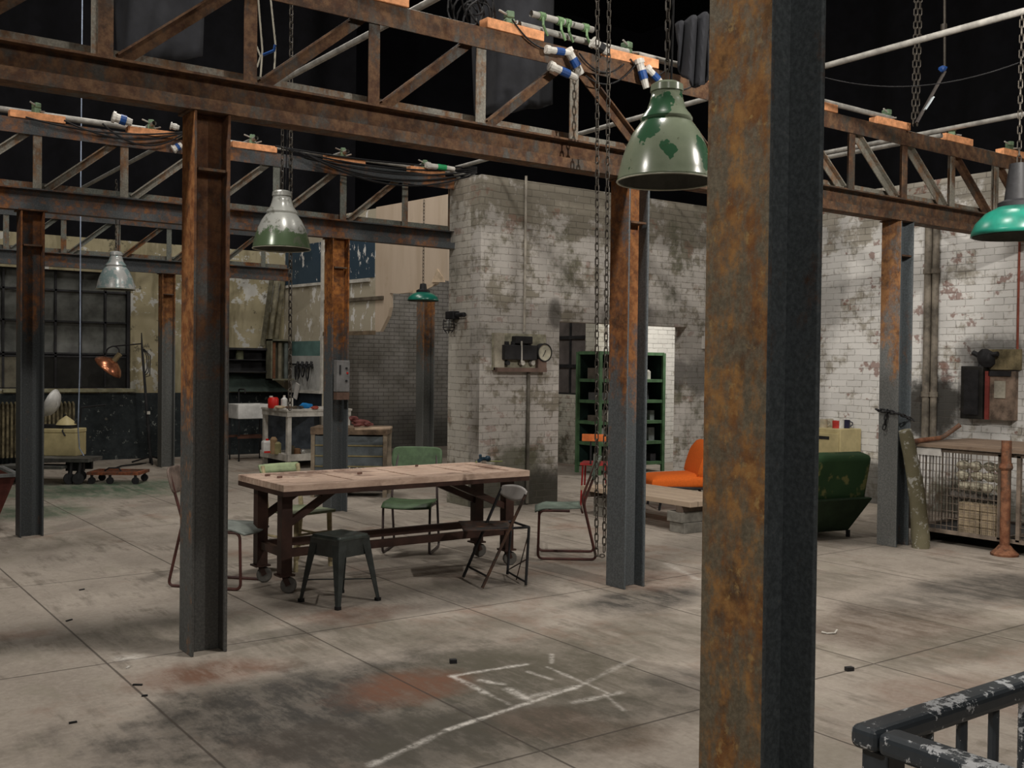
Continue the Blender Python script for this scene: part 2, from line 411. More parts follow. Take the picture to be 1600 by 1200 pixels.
    chalk(826, 1050, 860, 1061, .025, .7); chalk(752, 1063, 785, 1069, .03, .75); chalk(795, 1077, 825, 1092, .045, .75)
    chalk(822, 1090, 900, 1074, .045, .6); chalk(855, 1042, 950, 1083, .02, .55); chalk(895, 1098, 970, 1082, .035, .55)
    chalk(862, 1022, 862, 1036, .02, .5); chalk(945, 1085, 975, 1110, .02, .4); chalk(190, 1029, 208, 1027, .08, .95)
    chalk(1040, 880, 1090, 905, .05, .5)
    n.bump(n.math('ADD', n.math('MULTIPLY', grain, .5), n.math('SUBTRACT', n.math('MULTIPLY', sm, .4), n.math('MULTIPLY', seam, 1.2))), .35, .006)
    return n.done(c, n.math('ADD', .5, n.math('MULTIPLY', sm, .4)), 0, .3)
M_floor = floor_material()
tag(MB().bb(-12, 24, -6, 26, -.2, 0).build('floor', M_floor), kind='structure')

# ------------------------------------------------------------------ dark studio shell around the set
M_shell = plain('black studio wall', (.010, .010, .014), .95, var=.4, scale=.6)
tag(MB().bb(-12, 24, 26, 26.3, 0, 13).build('wall_studio_back', M_shell), kind='structure')
tag(MB().bb(24, 24.3, -6, 26, 0, 13).build('wall_studio_right', M_shell), kind='structure')
tag(MB().bb(-12.3, -12, -6, 26, 0, 13).build('wall_studio_left', M_shell), kind='structure')
tag(MB().bb(-12, 24, -6.3, -6, 0, 13).build('wall_studio_front', M_shell), kind='structure')
tag(MB().bb(-12, 24, -6, 26, 13, 13.2).build('ceiling', M_shell), kind='structure')

def wall(name, axis, p0, p1, u0, u1, z0, z1, holes, mat):
    """axis 'x': the wall runs along x between y=p0 and p1; holes are (u0,u1,z0,z1)"""
    us = sorted({u0, u1, *[h[0] for h in holes], *[h[1] for h in holes]}); zs = sorted({z0, z1, *[h[2] for h in holes], *[h[3] for h in holes]})
    m = MB()
    for i in range(len(us) - 1):
        for j in range(len(zs) - 1):
            cu, cz = (us[i] + us[i + 1]) / 2, (zs[j] + zs[j + 1]) / 2
            if any(h[0] < cu < h[1] and h[2] < cz < h[3] for h in holes): continue
            if axis == 'x': m.bb(us[i], us[i + 1], p0, p1, zs[j], zs[j + 1])
            else: m.bb(p0, p1, us[i], us[i + 1], zs[j], zs[j + 1])
    bmesh.ops.remove_doubles(m.bm, verts=m.bm.verts, dist=1e-4)
    return tag(m.build(name, mat), kind='structure')

YB = 18.8        # far plastered wall
YM = 10.27       # brick wall with the doorway
XR_ = 11.6       # brick wall on the right
# --- middle brick wall with doorway and pillar
dl = PY(873, 600, YM).x; dr = PY(1071, 600, YM).x; dt = PY(874, 502, YM).z
ax0 = PY(749, 600, YM).x
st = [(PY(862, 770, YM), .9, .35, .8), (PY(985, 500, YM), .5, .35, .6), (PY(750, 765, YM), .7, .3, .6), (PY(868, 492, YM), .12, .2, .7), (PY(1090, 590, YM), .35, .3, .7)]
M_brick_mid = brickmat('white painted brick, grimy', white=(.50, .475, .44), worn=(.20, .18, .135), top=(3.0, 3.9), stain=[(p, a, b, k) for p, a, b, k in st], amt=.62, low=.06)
wall('wall_middle', 'x', YM, YM + .22, ax0, XR_, 0, 4.0, [(dl, dr, 0, dt)], M_brick_mid)
pyl = PX(700, 600, ax0).y
M_pillar = brickmat('white painted pillar brick', white=(.50, .475, .42), top=(3.2, 4.0), amt=.5)
tag(MB().bb(ax0, ax0 + .5, YM + .22, pyl, 0, 4.0).build('wall_pillar', M_pillar), kind='structure')
# --- right brick wall
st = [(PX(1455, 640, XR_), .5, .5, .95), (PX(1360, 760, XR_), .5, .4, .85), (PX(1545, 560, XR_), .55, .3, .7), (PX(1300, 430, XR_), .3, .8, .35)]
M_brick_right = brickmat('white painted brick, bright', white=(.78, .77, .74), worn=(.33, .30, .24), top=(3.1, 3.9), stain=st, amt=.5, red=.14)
wall('wall_right', 'y', XR_, XR_ + .25, -1.0, YM, 0, 4.05, [], M_brick_right)
# --- annex behind the doorway
ya = PX(931, 600, XR_).y
M_brick_annex = brickmat('cream painted brick', white=(.60, .58, .50), amt=.55, low=.06)
M_brick_white = brickmat('clean white brick', white=(.74, .73, .68), amt=.15, red=.03, low=-.05)
wy1 = PX(914, 600, XR_).y; wz0 = PX(900, 617, XR_).z; wz1 = 2.75
wall('wall_annex_left', 'y', XR_, XR_ + .25, ya, 16.6, 0, 4.0, [(wy1, wy1 + 1.35, wz0, wz1)], M_brick_annex)
wall('wall_annex_back', 'x', ya + .02, ya + .25, XR_ + .25, 16.5, 0, 4.0, [], M_brick_white)
wall('wall_annex_right', 'y', 16.5, 16.7, YM, ya + .25, 0, 4.0, [], M_brick_white)
wf = thing('window_2', None, None, (XR_ + .06, wy1, wz0)); wf['kind'] = 'structure'
m = MB(); Hh = wz1 - wz0
for y in (0, .5, .92, 1.35): m.bb(0, .05, y - .022, y + .022, 0, Hh)
for k in range(4): m.bb(-.005, .055, 0, 1.35, k * Hh / 3 - .03, k * Hh / 3 + .03)
m.build('window_frame', M_black, wf)
MB().bb(.02, .03, .02, 1.33, .02, Hh - .02).build('window_pane', M_glassred, wf)

# --- far plastered wall
def plaster_material():
    n = NT('peeling plaster above dark dado')
    sm = n.noise(7, 6, .7); big = n.noise(.7, 5, .65); mid = n.noise(2.2, 5, .7)
    str_ = n.noise(1, 5, .65, v=n.scl(n.pos, (3.5, 3.5, .7)))
    c = n.mix(n.step(big, .35, .65), (.34, .30, .185), (.44, .39, .26))
    c = n.mix(n.math('MULTIPLY', n.step(str_, .5, .64), .65), c, (.19, .165, .095))
    c = n.mix(n.math('MULTIPLY', n.step(n.math('ADD', mid, n.math('MULTIPLY', n.math('SUBTRACT', sm, .5), .5)), .565, .60), .9), c, (.56, .56, .53))
    c = n.mix(n.math('MULTIPLY', n.step(n.noise(3.6, 5, .75), .60, .64), .8), c, (.10, .09, .06))
    c = n.mix(n.math('MULTIPLY', n.math('SUBTRACT', 1.0, n.step(n.z, 1.2, 1.7)), .5), c, (.16, .14, .08))
    sp = n.vor(3.0); sp2 = n.noise(9, 3, .6)
    dd = n.mix(n.step(sm, .3, .8), (.012, .016, .018), (.030, .038, .040))
    dd = n.mix(n.math('MULTIPLY', n.step(n.math('ADD', n.math('MULTIPLY', sp, 1.0), n.math('MULTIPLY', sp2, .35)), .27, .20), .45), dd, (.22, .21, .16))
    dd = n.mix(n.math('MULTIPLY', n.step(n.noise(9, 5, .75), .60, .66), .75), dd, (.24, .26, .24))
    c = n.mix(n.step(n.z, 1.165, 1.175), dd, c)
    # towards the kitchen end the wall is bare painted brick
    f = n.step(n.x, 9.0, 9.02)
    u = n.math('ADD', n.x, n.y); b = n.t.nodes.new('ShaderNodeTexBrick'); n.L(n.vec(u, n.z, 0), b.inputs['Vector'])
    b.inputs['Scale'].default_value = 1.0; b.inputs['Brick Width'].default_value = .235; b.inputs['Row Height'].default_value = .083; b.inputs['Mortar Size'].default_value = .007
    bc = n.mix(n.step(mid, .35, .65), (.50, .48, .45), (.34, .325, .29))
    bc = n.mix(n.math('MULTIPLY', n.math('SUBTRACT', 1.0, n.step(n.math('ADD', n.z, n.math('MULTIPLY', mid, 1.4)), .9, 2.0)), .8), bc, (.035, .035, .03))
    bc = n.mix(n.math('MULTIPLY', b.outputs['Fac'], .55), bc, (.05, .045, .04))
    c = n.mix(f, c, bc)
    n.bump(n.math('ADD', sm, n.math('MULTIPLY', b.outputs['Fac'], n.math('MULTIPLY', f, -1.0))), .5, .01)
    return n.done(c, .8, 0, .25)
M_plaster = plaster_material()
wxl, wxr = 1.6, PY(204, 520, YB).x
wzb, wzt = PY(150, 607, YB).z, PY(150, 425, YB).z
wall('wall_back', 'x', YB, YB + .3, -3, 16.3, 0, 3.85, [(wxl, wxr, wzb, wzt)], M_plaster)
w1 = thing('window_1', None, None, (wxl, YB + .08, wzb)); w1['kind'] = 'structure'
m = MB(); Wd, Hh = wxr - wxl, wzt - wzb
nmul = 9
for k in range(nmul + 1): m.bb(k * Wd / nmul - .018, k * Wd / nmul + .018, 0, .05, 0, Hh)
for z in (0, .55, .60, 1.15, 1.68, Hh): m.bb(0, Wd, 0, .045, z - .015, z + .015)
m.bb(Wd - .05, Wd, -.04, .08, 0, Hh); m.bb(Wd * .55, Wd * .55 + .06, -.02, .07, 0, Hh)
m.build('window_frame', M_black, w1)
MB().bb(.02, Wd - .02, .055, .07, .6, Hh - .02).build('window_pane', M_glass, w1)
MB().bb(Wd * .5, Wd - .02, .02, .05, .02, .56).build('boarding', plain('dark boarding', (.016, .016, .014), .8), w1)
MB().bb(.02, Wd * .5, .02, .05, .02, .56).build('boarding', plain('grey boarding', (.13, .12, .09), .8), w1)
tag(MB().bb(wxl + 1.6, wxr + .1, YB - .10, YB + .05, wzb - .06, wzb - .01).build('trim_1', plain('pale sill', (.27, .26, .17), .7)), kind='structure')

# --- broken plywood partition running towards the viewer from the far wall
P0 = Vector((8.15, YB, 0)); PDIR = Vector((.123, -.9924, 0)).normalized(); PN = Vector((PDIR.y, -PDIR.x, 0))   # faces left
if PN.x > 0: PN = -PN
def PP(px, py):
    d = ray(px, py); t = (P0 - CP).dot(PN) / d.dot(PN); q = CP + d * t
    return ((q - P0).dot(PDIR), q.z)
MP = Matrix(((PDIR.x, 0, PN.x, P0.x), (PDIR.y, 0, PN.y, P0.y), (0, 1, 0, 0), (0, 0, 0, 1)))   # local (s, z, towards viewer)
def ppoly(pts): return [PP(x, y) for x, y in pts]
ZT = 4.42
n = NT('bare plywood facing'); g = n.noise(1, 4, .6, v=n.scl(n.pos, (2.5, 2.5, .35)))
c = n.mix(n.step(g, .35, .65), (.47, .375, .28), (.56, .46, .36)); c = n.mix(n.math('MULTIPLY', n.step(n.noise(3, 4, .7), .6, .75), .3), c, (.35, .24, .15))
M_ply = n.done(c, .75, 0, .3)
n = NT('cream plaster with flaking paint'); c = n.mix(n.noise(1.2, 5, .7), (.36, .32, .235), (.46, .42, .33))
c = n.mix(n.step(n.noise(4.2, 4, .7, v=n.scl(n.pos, (1.4, 1.4, .7))), .585, .60), c, (.68, .67, .64))
c = n.mix(n.math('MULTIPLY', n.step(n.noise(2.5, 5, .7), .55, .7), .4), c, (.22, .19, .13)); M_creamw = n.done(c, .8, 0, .25)
n = NT('dark blue paint flaking'); c = n.mix(n.noise(3, 5, .7), (.022, .045, .07), (.045, .075, .105))
c = n.mix(n.step(n.noise(5.5, 4, .7, v=n.scl(n.pos, (1.6, 1.6, .6))), .605, .62), c, (.72, .71, .68)); M_bluew = n.done(c, .6, 0, .3)
M_tealw = plain('faded teal paint', (.105, .19, .175), .7, var=.25, scale=3)
M_greyw = plain('pale grey paint', (.42, .42, .40), .7, var=.3, scale=2.5)
M_dado = plain('dark blue grey dado', (.018, .024, .032), .7, var=.6, scale=2.5)
part = thing('wall_partition', None, None, (0, 0, 0)); part['kind'] = 'structure'
sE = PP(504, 500)[0]; sM = PP(587, 400)[0]; sR = PP(712, 380)[0]
def zpp(px, py): return PP(px, py)[1]
MB().prism([(0, 0), (sE, 0), (sE, ZT), (0, ZT)], MP, -.07).build('plaster_panel', M_creamw, part)
m = MB(); zb = zpp(570, 519)
m.prism([(sE, zb), (sM, zb), (sM, ZT - .02), (sE, ZT - .02)], MP, -.07); m.build('plaster_panel', M_creamw, part)
pl = [(sM, zb)] + ppoly([(594, 518), (600, 506), (606, 494), (609, 480), (609, 458), (622, 459), (640, 457), (655, 456), (664, 450), (680, 444), (682, 440), (692, 438), (700, 439)]) + [(sR, zpp(700, 440)), (sR, ZT), (sM, ZT)]
MB().prism(pl, MP, -.07).build('plywood_panel', M_ply, part)
m = MB()                                           # torn veneer hanging off the lower edge
m.prism(ppoly([(640, 457), (655, 452), (668, 446), (682, 444), (679, 448), (668, 453), (655, 459)]), MP @ Matrix.Translation((0, 0, .03)), .015)
m.prism(ppoly([(676, 441), (684, 420), (692, 432), (696, 441)]), MP, .02); m.build('torn_veneer', plain('raw veneer', (.58, .46, .33), .8), part)
bz0 = zpp(545, 437); bz1 = zpp(490, 380)
MB().prism([(.05, bz0), (sE - .03, bz0), (sE - .03, bz1), (.05, bz1)], MP, .012).build('blue_panel', M_bluew, part)
MB().prism([(sE + .1, bz0), (sM - .02, bz0), (sM - .02, bz1), (sE + .1, bz1)], MP, .012).build('blue_panel', M_bluew, part)
MB().prism([(.1, bz0 - .05), (sE - .03, bz0 - .05), (sE - .03, bz0), (.1, bz0)], MP, .03).build('moulding', M_white, part)
MB().prism([(sE + .4, bz0 - .07), (sM - .15, bz0 - .07), (sM - .15, bz0 - .01), (sE + .4, bz0 - .01)], MP, .05).build('moulding', M_white, part)
a1 = zpp(560, 468); MB().prism([(sE + .1, a1 - .03), (sM + .25, a1 - .03), (sM + .25, a1 + .03), (sE + .1, a1 + .03)], MP, .04).build('moulding', plain('brown batten', (.12, .10, .075)), part)
MB().prism([(sE + .1, zb - .05), (sM + .02, zb - .05), (sM + .02, zb + .02), (sE + .1, zb + .02)], MP, .06).build('moulding', plain('old moulding', (.20, .15, .10)), part)
t0, t1 = zpp(480, 556), zpp(480, 533); g0 = zpp(480, 610)
sT = PP(455, 560)[0]
MB().prism([(sT, t0), (sE - .03, t0), (sE - .03, t1), (sT, t1)], MP, .012).build('teal_panel', M_tealw, part)
MB().prism([(sT, g0), (sE - .03, g0), (sE - .03, t0), (sT, t0)], MP, .014).build('grey_panel', M_greyw, part)
MB().prism([(sT, g0 - .05), (sE, g0 - .05), (sE, g0), (sT, g0)], MP, .05).build('moulding', M_white, part)
MB().prism([(.02, 0), (sE, 0), (sE, g0 - .05), (.02, g0 - .05)], MP, .012).build('dark_dado', M_dado, part)
MB().prism([(sE - .03, g0 - .05), (sE + .03, g0 - .05), (sE + .03, zpp(504, 376)), (sE - .03, zpp(504, 376))], MP, .03).build('edge_batten', M_white, part)

# ------------------------------------------------------------------ steel columns
HC = 3.16
def hcol(m, c, z1, bf=.215, h=.215, tf=.016, tw=.012):
    x, y = c[0], c[1]
    m.bb(x - h / 2, x - h / 2 + tf, y - bf / 2, y + bf / 2, 0, z1)
    m.bb(x + h / 2 - tf, x + h / 2, y - bf / 2, y + bf / 2, 0, z1)
    m.bb(x - h / 2 + tf, x + h / 2 - tf, y - tw / 2, y + tw / 2, 0, z1)
def column(px, pb, label, mat, z1=HC, at=None, wmul=1.0, cap=True, m2=None, m3=False, **k):
    p = at if at is not None else G(px, pb)
    t = thing('steel_column', label, 'column', (p.x, p.y, 0), group=None)
    m = MB(); hcol(m, (0, 0), z1, .215 * wmul, .215 * wmul); sh = m.build('shaft', [mat, m2 or mat], t, bevel=.004)
    for pg in sh.data.polygons: pg.material_index = 0 if (pg.normal.x < -.5 and pg.center.x < -.1) or (m3 and abs(pg.center.x) < .095 and abs(pg.normal.y) > .5) else 1
    if cap:
        MB().bb(-.13, .13, -.12, .12, z1 - .0, z1 + .012).build('cap_plate', M_beam, t)
        MB().bb(-.08, .08, -.10, -.007, z1 - .34, z1 - .325).build('stiffener', M_beam, t)
    return t, p
L1Y = 6.02; L2Y = 10.95; L3Y = 17.1
def onl(px, y): return PY(px, 600, y)
def colat(px, y): q = onl(px, y); return Vector((q.x, y, 0))
column(0, 0, 'rusty steel column in the left foreground with an orange edge, in front of the table', M_col_warm, at=colat(320, L1Y), m2=M_col_side)
column(0, 0, 'rust orange and blue-grey steel column beside the hanging chains, right of the table', M_col_981, at=colat(981, L1Y), m2=M_col_blue, m3=True)
column(0, 0, 'grey steel column wrapped with a dark chain, tall wrapped pole leaning on it', M_col_r, at=colat(1399, L1Y), m2=M_col_blue)
column(0, 0, 'dark steel column at the far left behind the metal tub', M_col_dark, at=colat(47, L2Y))
column(0, 0, 'rusty steel column with a grey switch box, behind the table', rusty('rusted column behind table', paint=(.085, .095, .10), rust=(.20, .07, .022), rust2=(.40, .16, .04), amt=.6, zlo=1.4, zhi=2.6), at=colat(525, L2Y))
column(0, 0, 'distant grey steel column by the floor lamp and far window', M_col_grey, at=colat(260, L3Y))
column(0, 0, 'short brown and grey steel column under the torn plywood partition', M_col_grey, z1=2.78, at=Vector((8.62, 14.3, 0)), cap=False)
pn = PD(1190, 600, 2.82)
column(0, 0, 'huge mottled orange rust steel column in the near foreground', M_col_near, z1=5.2, at=Vector((pn.x, pn.y, 0)), wmul=1.02, cap=False, m2=M_col_blue)

# ------------------------------------------------------------------ roof trusses
def angle(m, p, q, w=.07, t=.009, flip=-1):
    """rolled steel angle between two points of a truss plane"""
    p, q = Vector(p), Vector(q); d = (q - p).normalized(); nrm = Vector((-d.z, 0, d.x))
    if nrm.z < 0 or (abs(nrm.z) < 1e-3 and nrm.x > 0): nrm = -nrm
    m.bar(p, q, t, w, nrm)
    off = nrm * (w / 2) + Vector((0, .024 * flip, 0)); m.bar(p + off, q + off, .048, t * 1.3, nrm)
def truss(y, x0, x1, posts, centre, label, mats):
    t = thing('roof_truss', label, 'roof truss', (x0, y, HC + .012))
    zb = 0.0; L = x1 - x0
    m = MB()
    m.bb(0, L, -.105, -.092, zb - .01, zb + .062); m.bb(0, L, -.092, .09, zb + .05, zb + .062); m.bb(0, L, -.092, .09, zb - .0, zb + .012)
    m.bb(0, L, -.006, .006, zb + .062, zb + .196); m.bb(0, L, -.085, .085, zb + .196, zb + .21)
    m.build('bottom_beam', mats[0], t)
    m = MB(); m.bb(0, L, .045, .055, .21, .285); m.bb(0, L, -.02, .045, .21, .218); m.build('bottom_chord', mats[1], t)
    zt = .87
    m = MB(); m.bb(0, L, -.075, -.065, zt - .145, zt); m.bb(0, L, -.065, .075, zt - .01, zt)
    m.build('top_chord', mats[0], t)
    for a in posts:
        if not (x0 < a < x1): continue
        m = MB(); m.bb(a - x0 - .04, a - x0 + .04, -.06, -.052, .21, zt - .012); m.bb(a - x0 + .032, a - x0 + .04, -.052, .02, .21, zt - .012)
        m.build('post', mats[1 + (int(a * 10) % 2)], t)
    for a, b in zip(posts[:-1], posts[1:]):
        if a < x0 or b > x1: continue
        m = MB()
        if b <= centre + .1: angle(m, (a - x0 + .09, .0, .215), (b - x0 - .06, .0, zt - .10))
        else: angle(m, (a - x0 + .06, .0, zt - .10), (b - x0 - .09, .0, .215))
        m.build('diagonal_brace', mats[2 - (int(a * 10) % 2) * (b > centre)], t)
    return t
zT = HC + .012 + .87
s1 = colat(320, L1Y).x - .567 - .0
posts1 = [colat(382, L1Y).x + .83 * k for k in range(-4, 14)]
truss(L1Y, -1.5, 13.2, posts1, posts1[7], 'nearest rusty roof truss spanning the whole picture on three columns', (M_beam, M_brace, M_beam))
M_br2 = rusty('grey green steel angle', paint=(.14, .15, .13), rust=(.13, .05, .022), rust2=(.22, .10, .04), amt=.45, scale=3)
posts2 = [colat(55, L2Y).x + .82 * k for k in range(-3, 7)]
truss(L2Y, -.8, colat(714, L2Y).x, posts2, 99, 'second roof truss, its right end set into the brick pillar', (M_beam_grey, M_br2, M_brace))
posts3 = [colat(97, L3Y).x + .81 * k for k in range(-3, 6)]
truss(L3Y, 1.6, PY(450, 430, L3Y).x, posts3, 99, 'farthest roof truss in front of the peeling wall, broken off at right', (M_beam_grey, M_br2, M_br2))
MB().bb(colat(146, L1Y).x + 1.5 - .03, colat(146, L1Y).x + 1.5 + .03, -.05, -.03, .21, .86).build('post', M_brace, bpy.data.objects['roof_truss'])
# end post of the second truss against the pillar
tag(MB().bb(-.06, .06, -.07, .07, 0, .62).build('end_post', M_beam, None, loc=(colat(708, L2Y).x - .0, L2Y - .0, HC + .23)), 'brown steel end post of the second truss at the brick pillar', 'post')

# ------------------------------------------------------------------ overhead: blocks, tubes, chains, lamps
ZTOP = HC + .012 + .87
def wone(name, mb, mat, label, cat, group=None, **k):
    """a one-mesh thing built in world coordinates; its origin is moved to its base"""
    vs = [v.co for v in mb.bm.verts]
    c = Vector(((min(v.x for v in vs) + max(v.x for v in vs)) / 2, (min(v.y for v in vs) + max(v.y for v in vs)) / 2, min(v.z for v in vs)))
    for v in mb.bm.verts: v.co -= c
    return tag(mb.build(name, mat, None, loc=c, **k), label, cat, group)
blk0 = None
def blocks(y, xs, group, label):
    global blk0
    out = []
    for i, x in enumerate(xs):
        if blk0 is None:
            blk0 = MB().bb(-.25, .25, -.05, .05, 0, .07).build('timber_block', M_woodblk, None, bevel=.004); o = blk0
        else: o = blk0.copy(); COL.objects.link(o)
        o.location = (x, y - .04, ZTOP); o.rotation_euler = (0, 0, random.uniform(-.05, .05))
        tag(o, label, 'timber block', group); out.append(x)
    return out
bx1 = blocks(L1Y, [colat(570, L1Y).x + 1.12 * k for k in range(-1, 8)], 'timber blocks on the nearest truss', 'short orange timber block lying on top of the nearest roof truss')
bx2 = blocks(L2Y, [colat(55, L2Y).x + 1.1 * k for k in range(0, 5)], 'timber blocks on the second truss', 'short pale timber block lying on top of the second roof truss')
ZP = ZTOP + .07 + .026
# scaffold clamps and short tube ends on every block
cl0 = None
def clamp(x, y, label, group):
    global cl0
    if cl0 is None:
        cl0 = thing('scaffold_clamp', label, 'clamp', (x, y, ZTOP + .07), 0, group)
        MB().box((0, 0, .03), (.07, .07, .06)).box((.0, .0, .085), (.06, .08, .05)).build('body', M_clamp, cl0, bevel=.01)
        for a_, b_ in (((.04, .02, .03), (.10, .02, .05)), ((-.03, -.03, .08), (-.09, -.04, .10)), ((.02, -.04, .03), (.03, -.09, .02))): MB().tube([a_, b_], .008, 6).build('bolt', M_galv, cl0)
        return cl0
    return dup(cl0, (x, y, ZTOP + .07), random.uniform(-.5, .5), label, group)
for x in bx1: clamp(x, L1Y, 'green grey scaffold clamp on a block of the nearest truss', 'scaffold clamps on the nearest truss')
for x in bx2: clamp(x, L2Y, 'small scaffold clamp on a block of the second truss', 'scaffold clamps on the second truss')
def pipe(p, q, label, r=.024, group=None, mat=None):
    m = MB(); p, q = Vector(p), Vector(q)
    d = (q - p).normalized(); m.tube([p, q], r, 14, cap=False)
    m.tube([p, q], r * .78, 14, cap=False)
    # ring ends give the tube its wall
    o = wone('scaffold_tube', m, mat or M_galv, label, 'scaffold tube', group, smooth=True)
    return o
ZC = ZP + .06
# tubes running across, which carry the lamps
pipe((3.70, L1Y - .25, ZC), (3.70, 17.4, ZC), 'long scaffold tube running from the nearest truss back over the left bay')
pipe((7.05, 2.0, ZC), (7.05, 11.0, ZC), 'long scaffold tube passing over the middle bay behind the big column')
pipe((9.85, 4.2, ZC), (9.85, 10.6, ZC), 'long scaffold tube at the right above the mesh cage')
pipe((9.55, L1Y - .1, ZTOP + .025), (9.55, 8.6, ZTOP + .025), 'short scaffold tube pair seen through the right truss, lower one')
# tubes along the trusses
def al(px, y, z): q = PY(px, 200, y); return q.x
pipe((al(505, L1Y + .05, 4.2), L1Y + .049, ZTOP + .025), (al(800, L1Y + .05, 4.2), L1Y + .049, ZTOP + .025), 'scaffold tube lying along the nearest truss, left of the cable tangle')
pipe((al(806, L1Y, 4.2), L1Y - .03, ZP), (al(975, L1Y, 4.2), L1Y - .03, ZP), 'open ended scaffold tube along the nearest truss, lower of two')
pipe((al(824, L1Y, 4.2), L1Y - .03, ZP + .10), (al(920, L1Y, 4.2), L1Y - .03, ZP + .10), 'short scaffold tube tied with green tape on top of another')
pipe((al(990, L1Y, 4.2), L1Y - .03, ZP), (al(1390, L1Y, 4.2), L1Y - .03, ZP), 'scaffold tube along the nearest truss passing behind the big column')
pipe((al(1382, L1Y + .05, 4.2), L1Y + .049, ZTOP + .025), (al(1700, L1Y, 4.2), L1Y + .049, ZTOP + .025), 'scaffold tube along the right part of the nearest truss')
pipe((-.6, L2Y + .1, ZP), (al(232, L2Y, 4.2), L2Y + .1, ZP), 'thick pale scaffold tube along the left part of the second truss', r=.03)
pipe((al(300, L2Y + .1, 4.2), L2Y + .1, ZP), (al(760, L2Y, 4.2), L2Y + .1, ZP), 'thin scaffold tube along the right part of the second truss', r=.017)
pipe((al(700, L2Y - .1, 4.2), L2Y - .12, ZP + .02), (al(760, L2Y, 4.2), L2Y + .6, ZP + .04), 'short pale tube end sticking out above the brick pillar', r=.022)
for i, x in enumerate(bx2[1:]):
    pipe((x + .0, L2Y - .12, ZP + .03), (x, L2Y + .22, ZP + .03), 'short cross tube with its open end on the second truss', group='short cross tubes on the second truss')
# taped plugs and connectors
def plug(p, d, L, label, tape, group=None, r=.022):
    p = Vector(p); d = Vector(d).normalized()
    t = thing('cable_connector', label, 'connector', p, 0, group)
    MB().tube([(0, 0, 0), d * L * .4], r, 10).tube([d * L * .02, d * L * .16], r * 1.3, 10).build('plug', M_plug, t, smooth=True)
    MB().tube([d * L * .4, d * L * .7], r * 1.12, 10).build('tape', tape, t, smooth=True)
    MB().tube([d * L * .7, d * L], [r * .95, r * .8], 10).build('socket', M_plug, t, smooth=True)
    return t
def pl2(x0, y0, x1, y1, label, tape, Y=L1Y - .12, r=.024, group=None):
    a, b = PY(x0, y0, Y), PY(x1, y1, Y - .02); plug(a, b - a, (b - a).length, label, tape, group, r)
pl2(852, 77, 893, 83, 'white and blue connector lying along the top of the nearest truss', M_blue)
pl2(886, 76, 909, 116, 'white and blue connector hanging down left of the chains', M_blue, r=.030)
pl2(858, 102, 902, 122, 'lower white and blue connector left of the chains', M_blue, r=.028)
pl2(925, 65, 950, 82, 'fat white and black connector on the tube right of the green tape', M_rubber, r=.034)
pl2(998, 92, 1010, 138, 'white and blue connector hanging just left of the big lamp cap', M_blue, r=.030)
pl2(1010, 105, 1036, 132, 'white and blue connector touching the big lamp cap', M_blue, r=.026)
pl2(175, 182, 206, 192, 'blue wrapped connector on the second truss at left', M_blue, Y=L2Y - .12, r=.045)
pl2(266, 196, 280, 200, 'small white connector on the second truss beside the foreground column', M_plug, Y=L2Y - .12, r=.03)
pl2(270, 234, 284, 226, 'blue and white connector hanging below the second truss chord', M_blue, Y=L2Y - .12, r=.035)
pl2(665, 258, 710, 264, 'bright green taped connector on the second truss near the pillar', M_greentape, Y=L2Y - .14, r=.030)
# bits of green tape round the doubled tube
for k, px in enumerate((840, 868, 880, 908)):
    x = al(px, L1Y, 4.2)
    m = MB(); m.tube([(x - .025, L1Y - .03, ZP + .10), (x + .025, L1Y - .03, ZP + .10)], .031, 12); m.tube([(x, L1Y - .05, ZP + .09), (x - .02, L1Y - .08, ZP + .02), (x + .02, L1Y - .08, ZP - .05)], .009, 6)
    wone('tape_tie', m, plain('green mesh tape', (.16, .27, .13), .7), 'green tape tie round the doubled tube on the nearest truss', 'tape tie', 'green tape ties on the doubled tube')
def cable(pts, label, r=.006, group=None, mat=None, name='cable'):
    return wone(name, MB().tube(pts, r, 6), mat or M_rubber, label, 'cable', group, smooth=True)
for k in range(5):
    a = PY(430 + 12 * k, 228 + 3 * k, L2Y - .1 - .02 * k); b = PY(745, 262 + 2 * k, L2Y - .1 - .02 * k)
    cable(bez(a, b, .05 + .05 * k, 16), 'black cable sagging along the top of the second truss', .011, 'black cables along the second truss')
for k in range(3):
    a = PY(40 + 60 * k, 183 + 5 * k, L2Y - .12); b = PY(290, 206, L2Y - .12)
    cable(bez(a, b, .08 + .05 * k, 14), 'thin black cable looped along the left part of the second truss', .009, 'thin cables at the left of the second truss')
rr = random.Random(3)
for k in range(9):                                  # the tangle above the cross tube
    c = PY(735 + rr.uniform(-18, 25), 15 + rr.uniform(-12, 22), L1Y + .05); R = rr.uniform(.07, .15)
    tl = rr.uniform(-.6, .6)
    pts = [c + Vector((R * math.cos(a) * (1 + .2 * math.sin(3 * a + k)), .04 * math.sin(2 * a + k), R * 1.2 * math.sin(a) + tl * R * math.cos(a))) for a in [i * 2 * PI / 20 for i in range(20)]]
    wone('cable_coil', MB().tube(pts, .007, 6, closed=True), M_rubber, 'black cable loop in the tangle above the nearest truss', 'cable', 'tangled cable loops above the nearest truss', smooth=True)
for (x0, y0, x1, y1, s) in ((905, 83, 975, 100, .10), (915, 118, 1000, 92, .12), (800, 30, 860, 78, .05), (985, 92, 1040, 110, .08), (1040, 140, 1105, 118, .05)):
    cable(bez(PY(x0, y0, L1Y - .1), PY(x1, y1, L1Y - .1), s, 12), 'thin black cable looped between the connectors on the nearest truss', .006, 'cables between the connectors')
cable(bez(PD(1288, 121, 8.2), PD(1600, 95, 7.2), .12, 14), 'thin wire sagging below the upper right tube', .004)
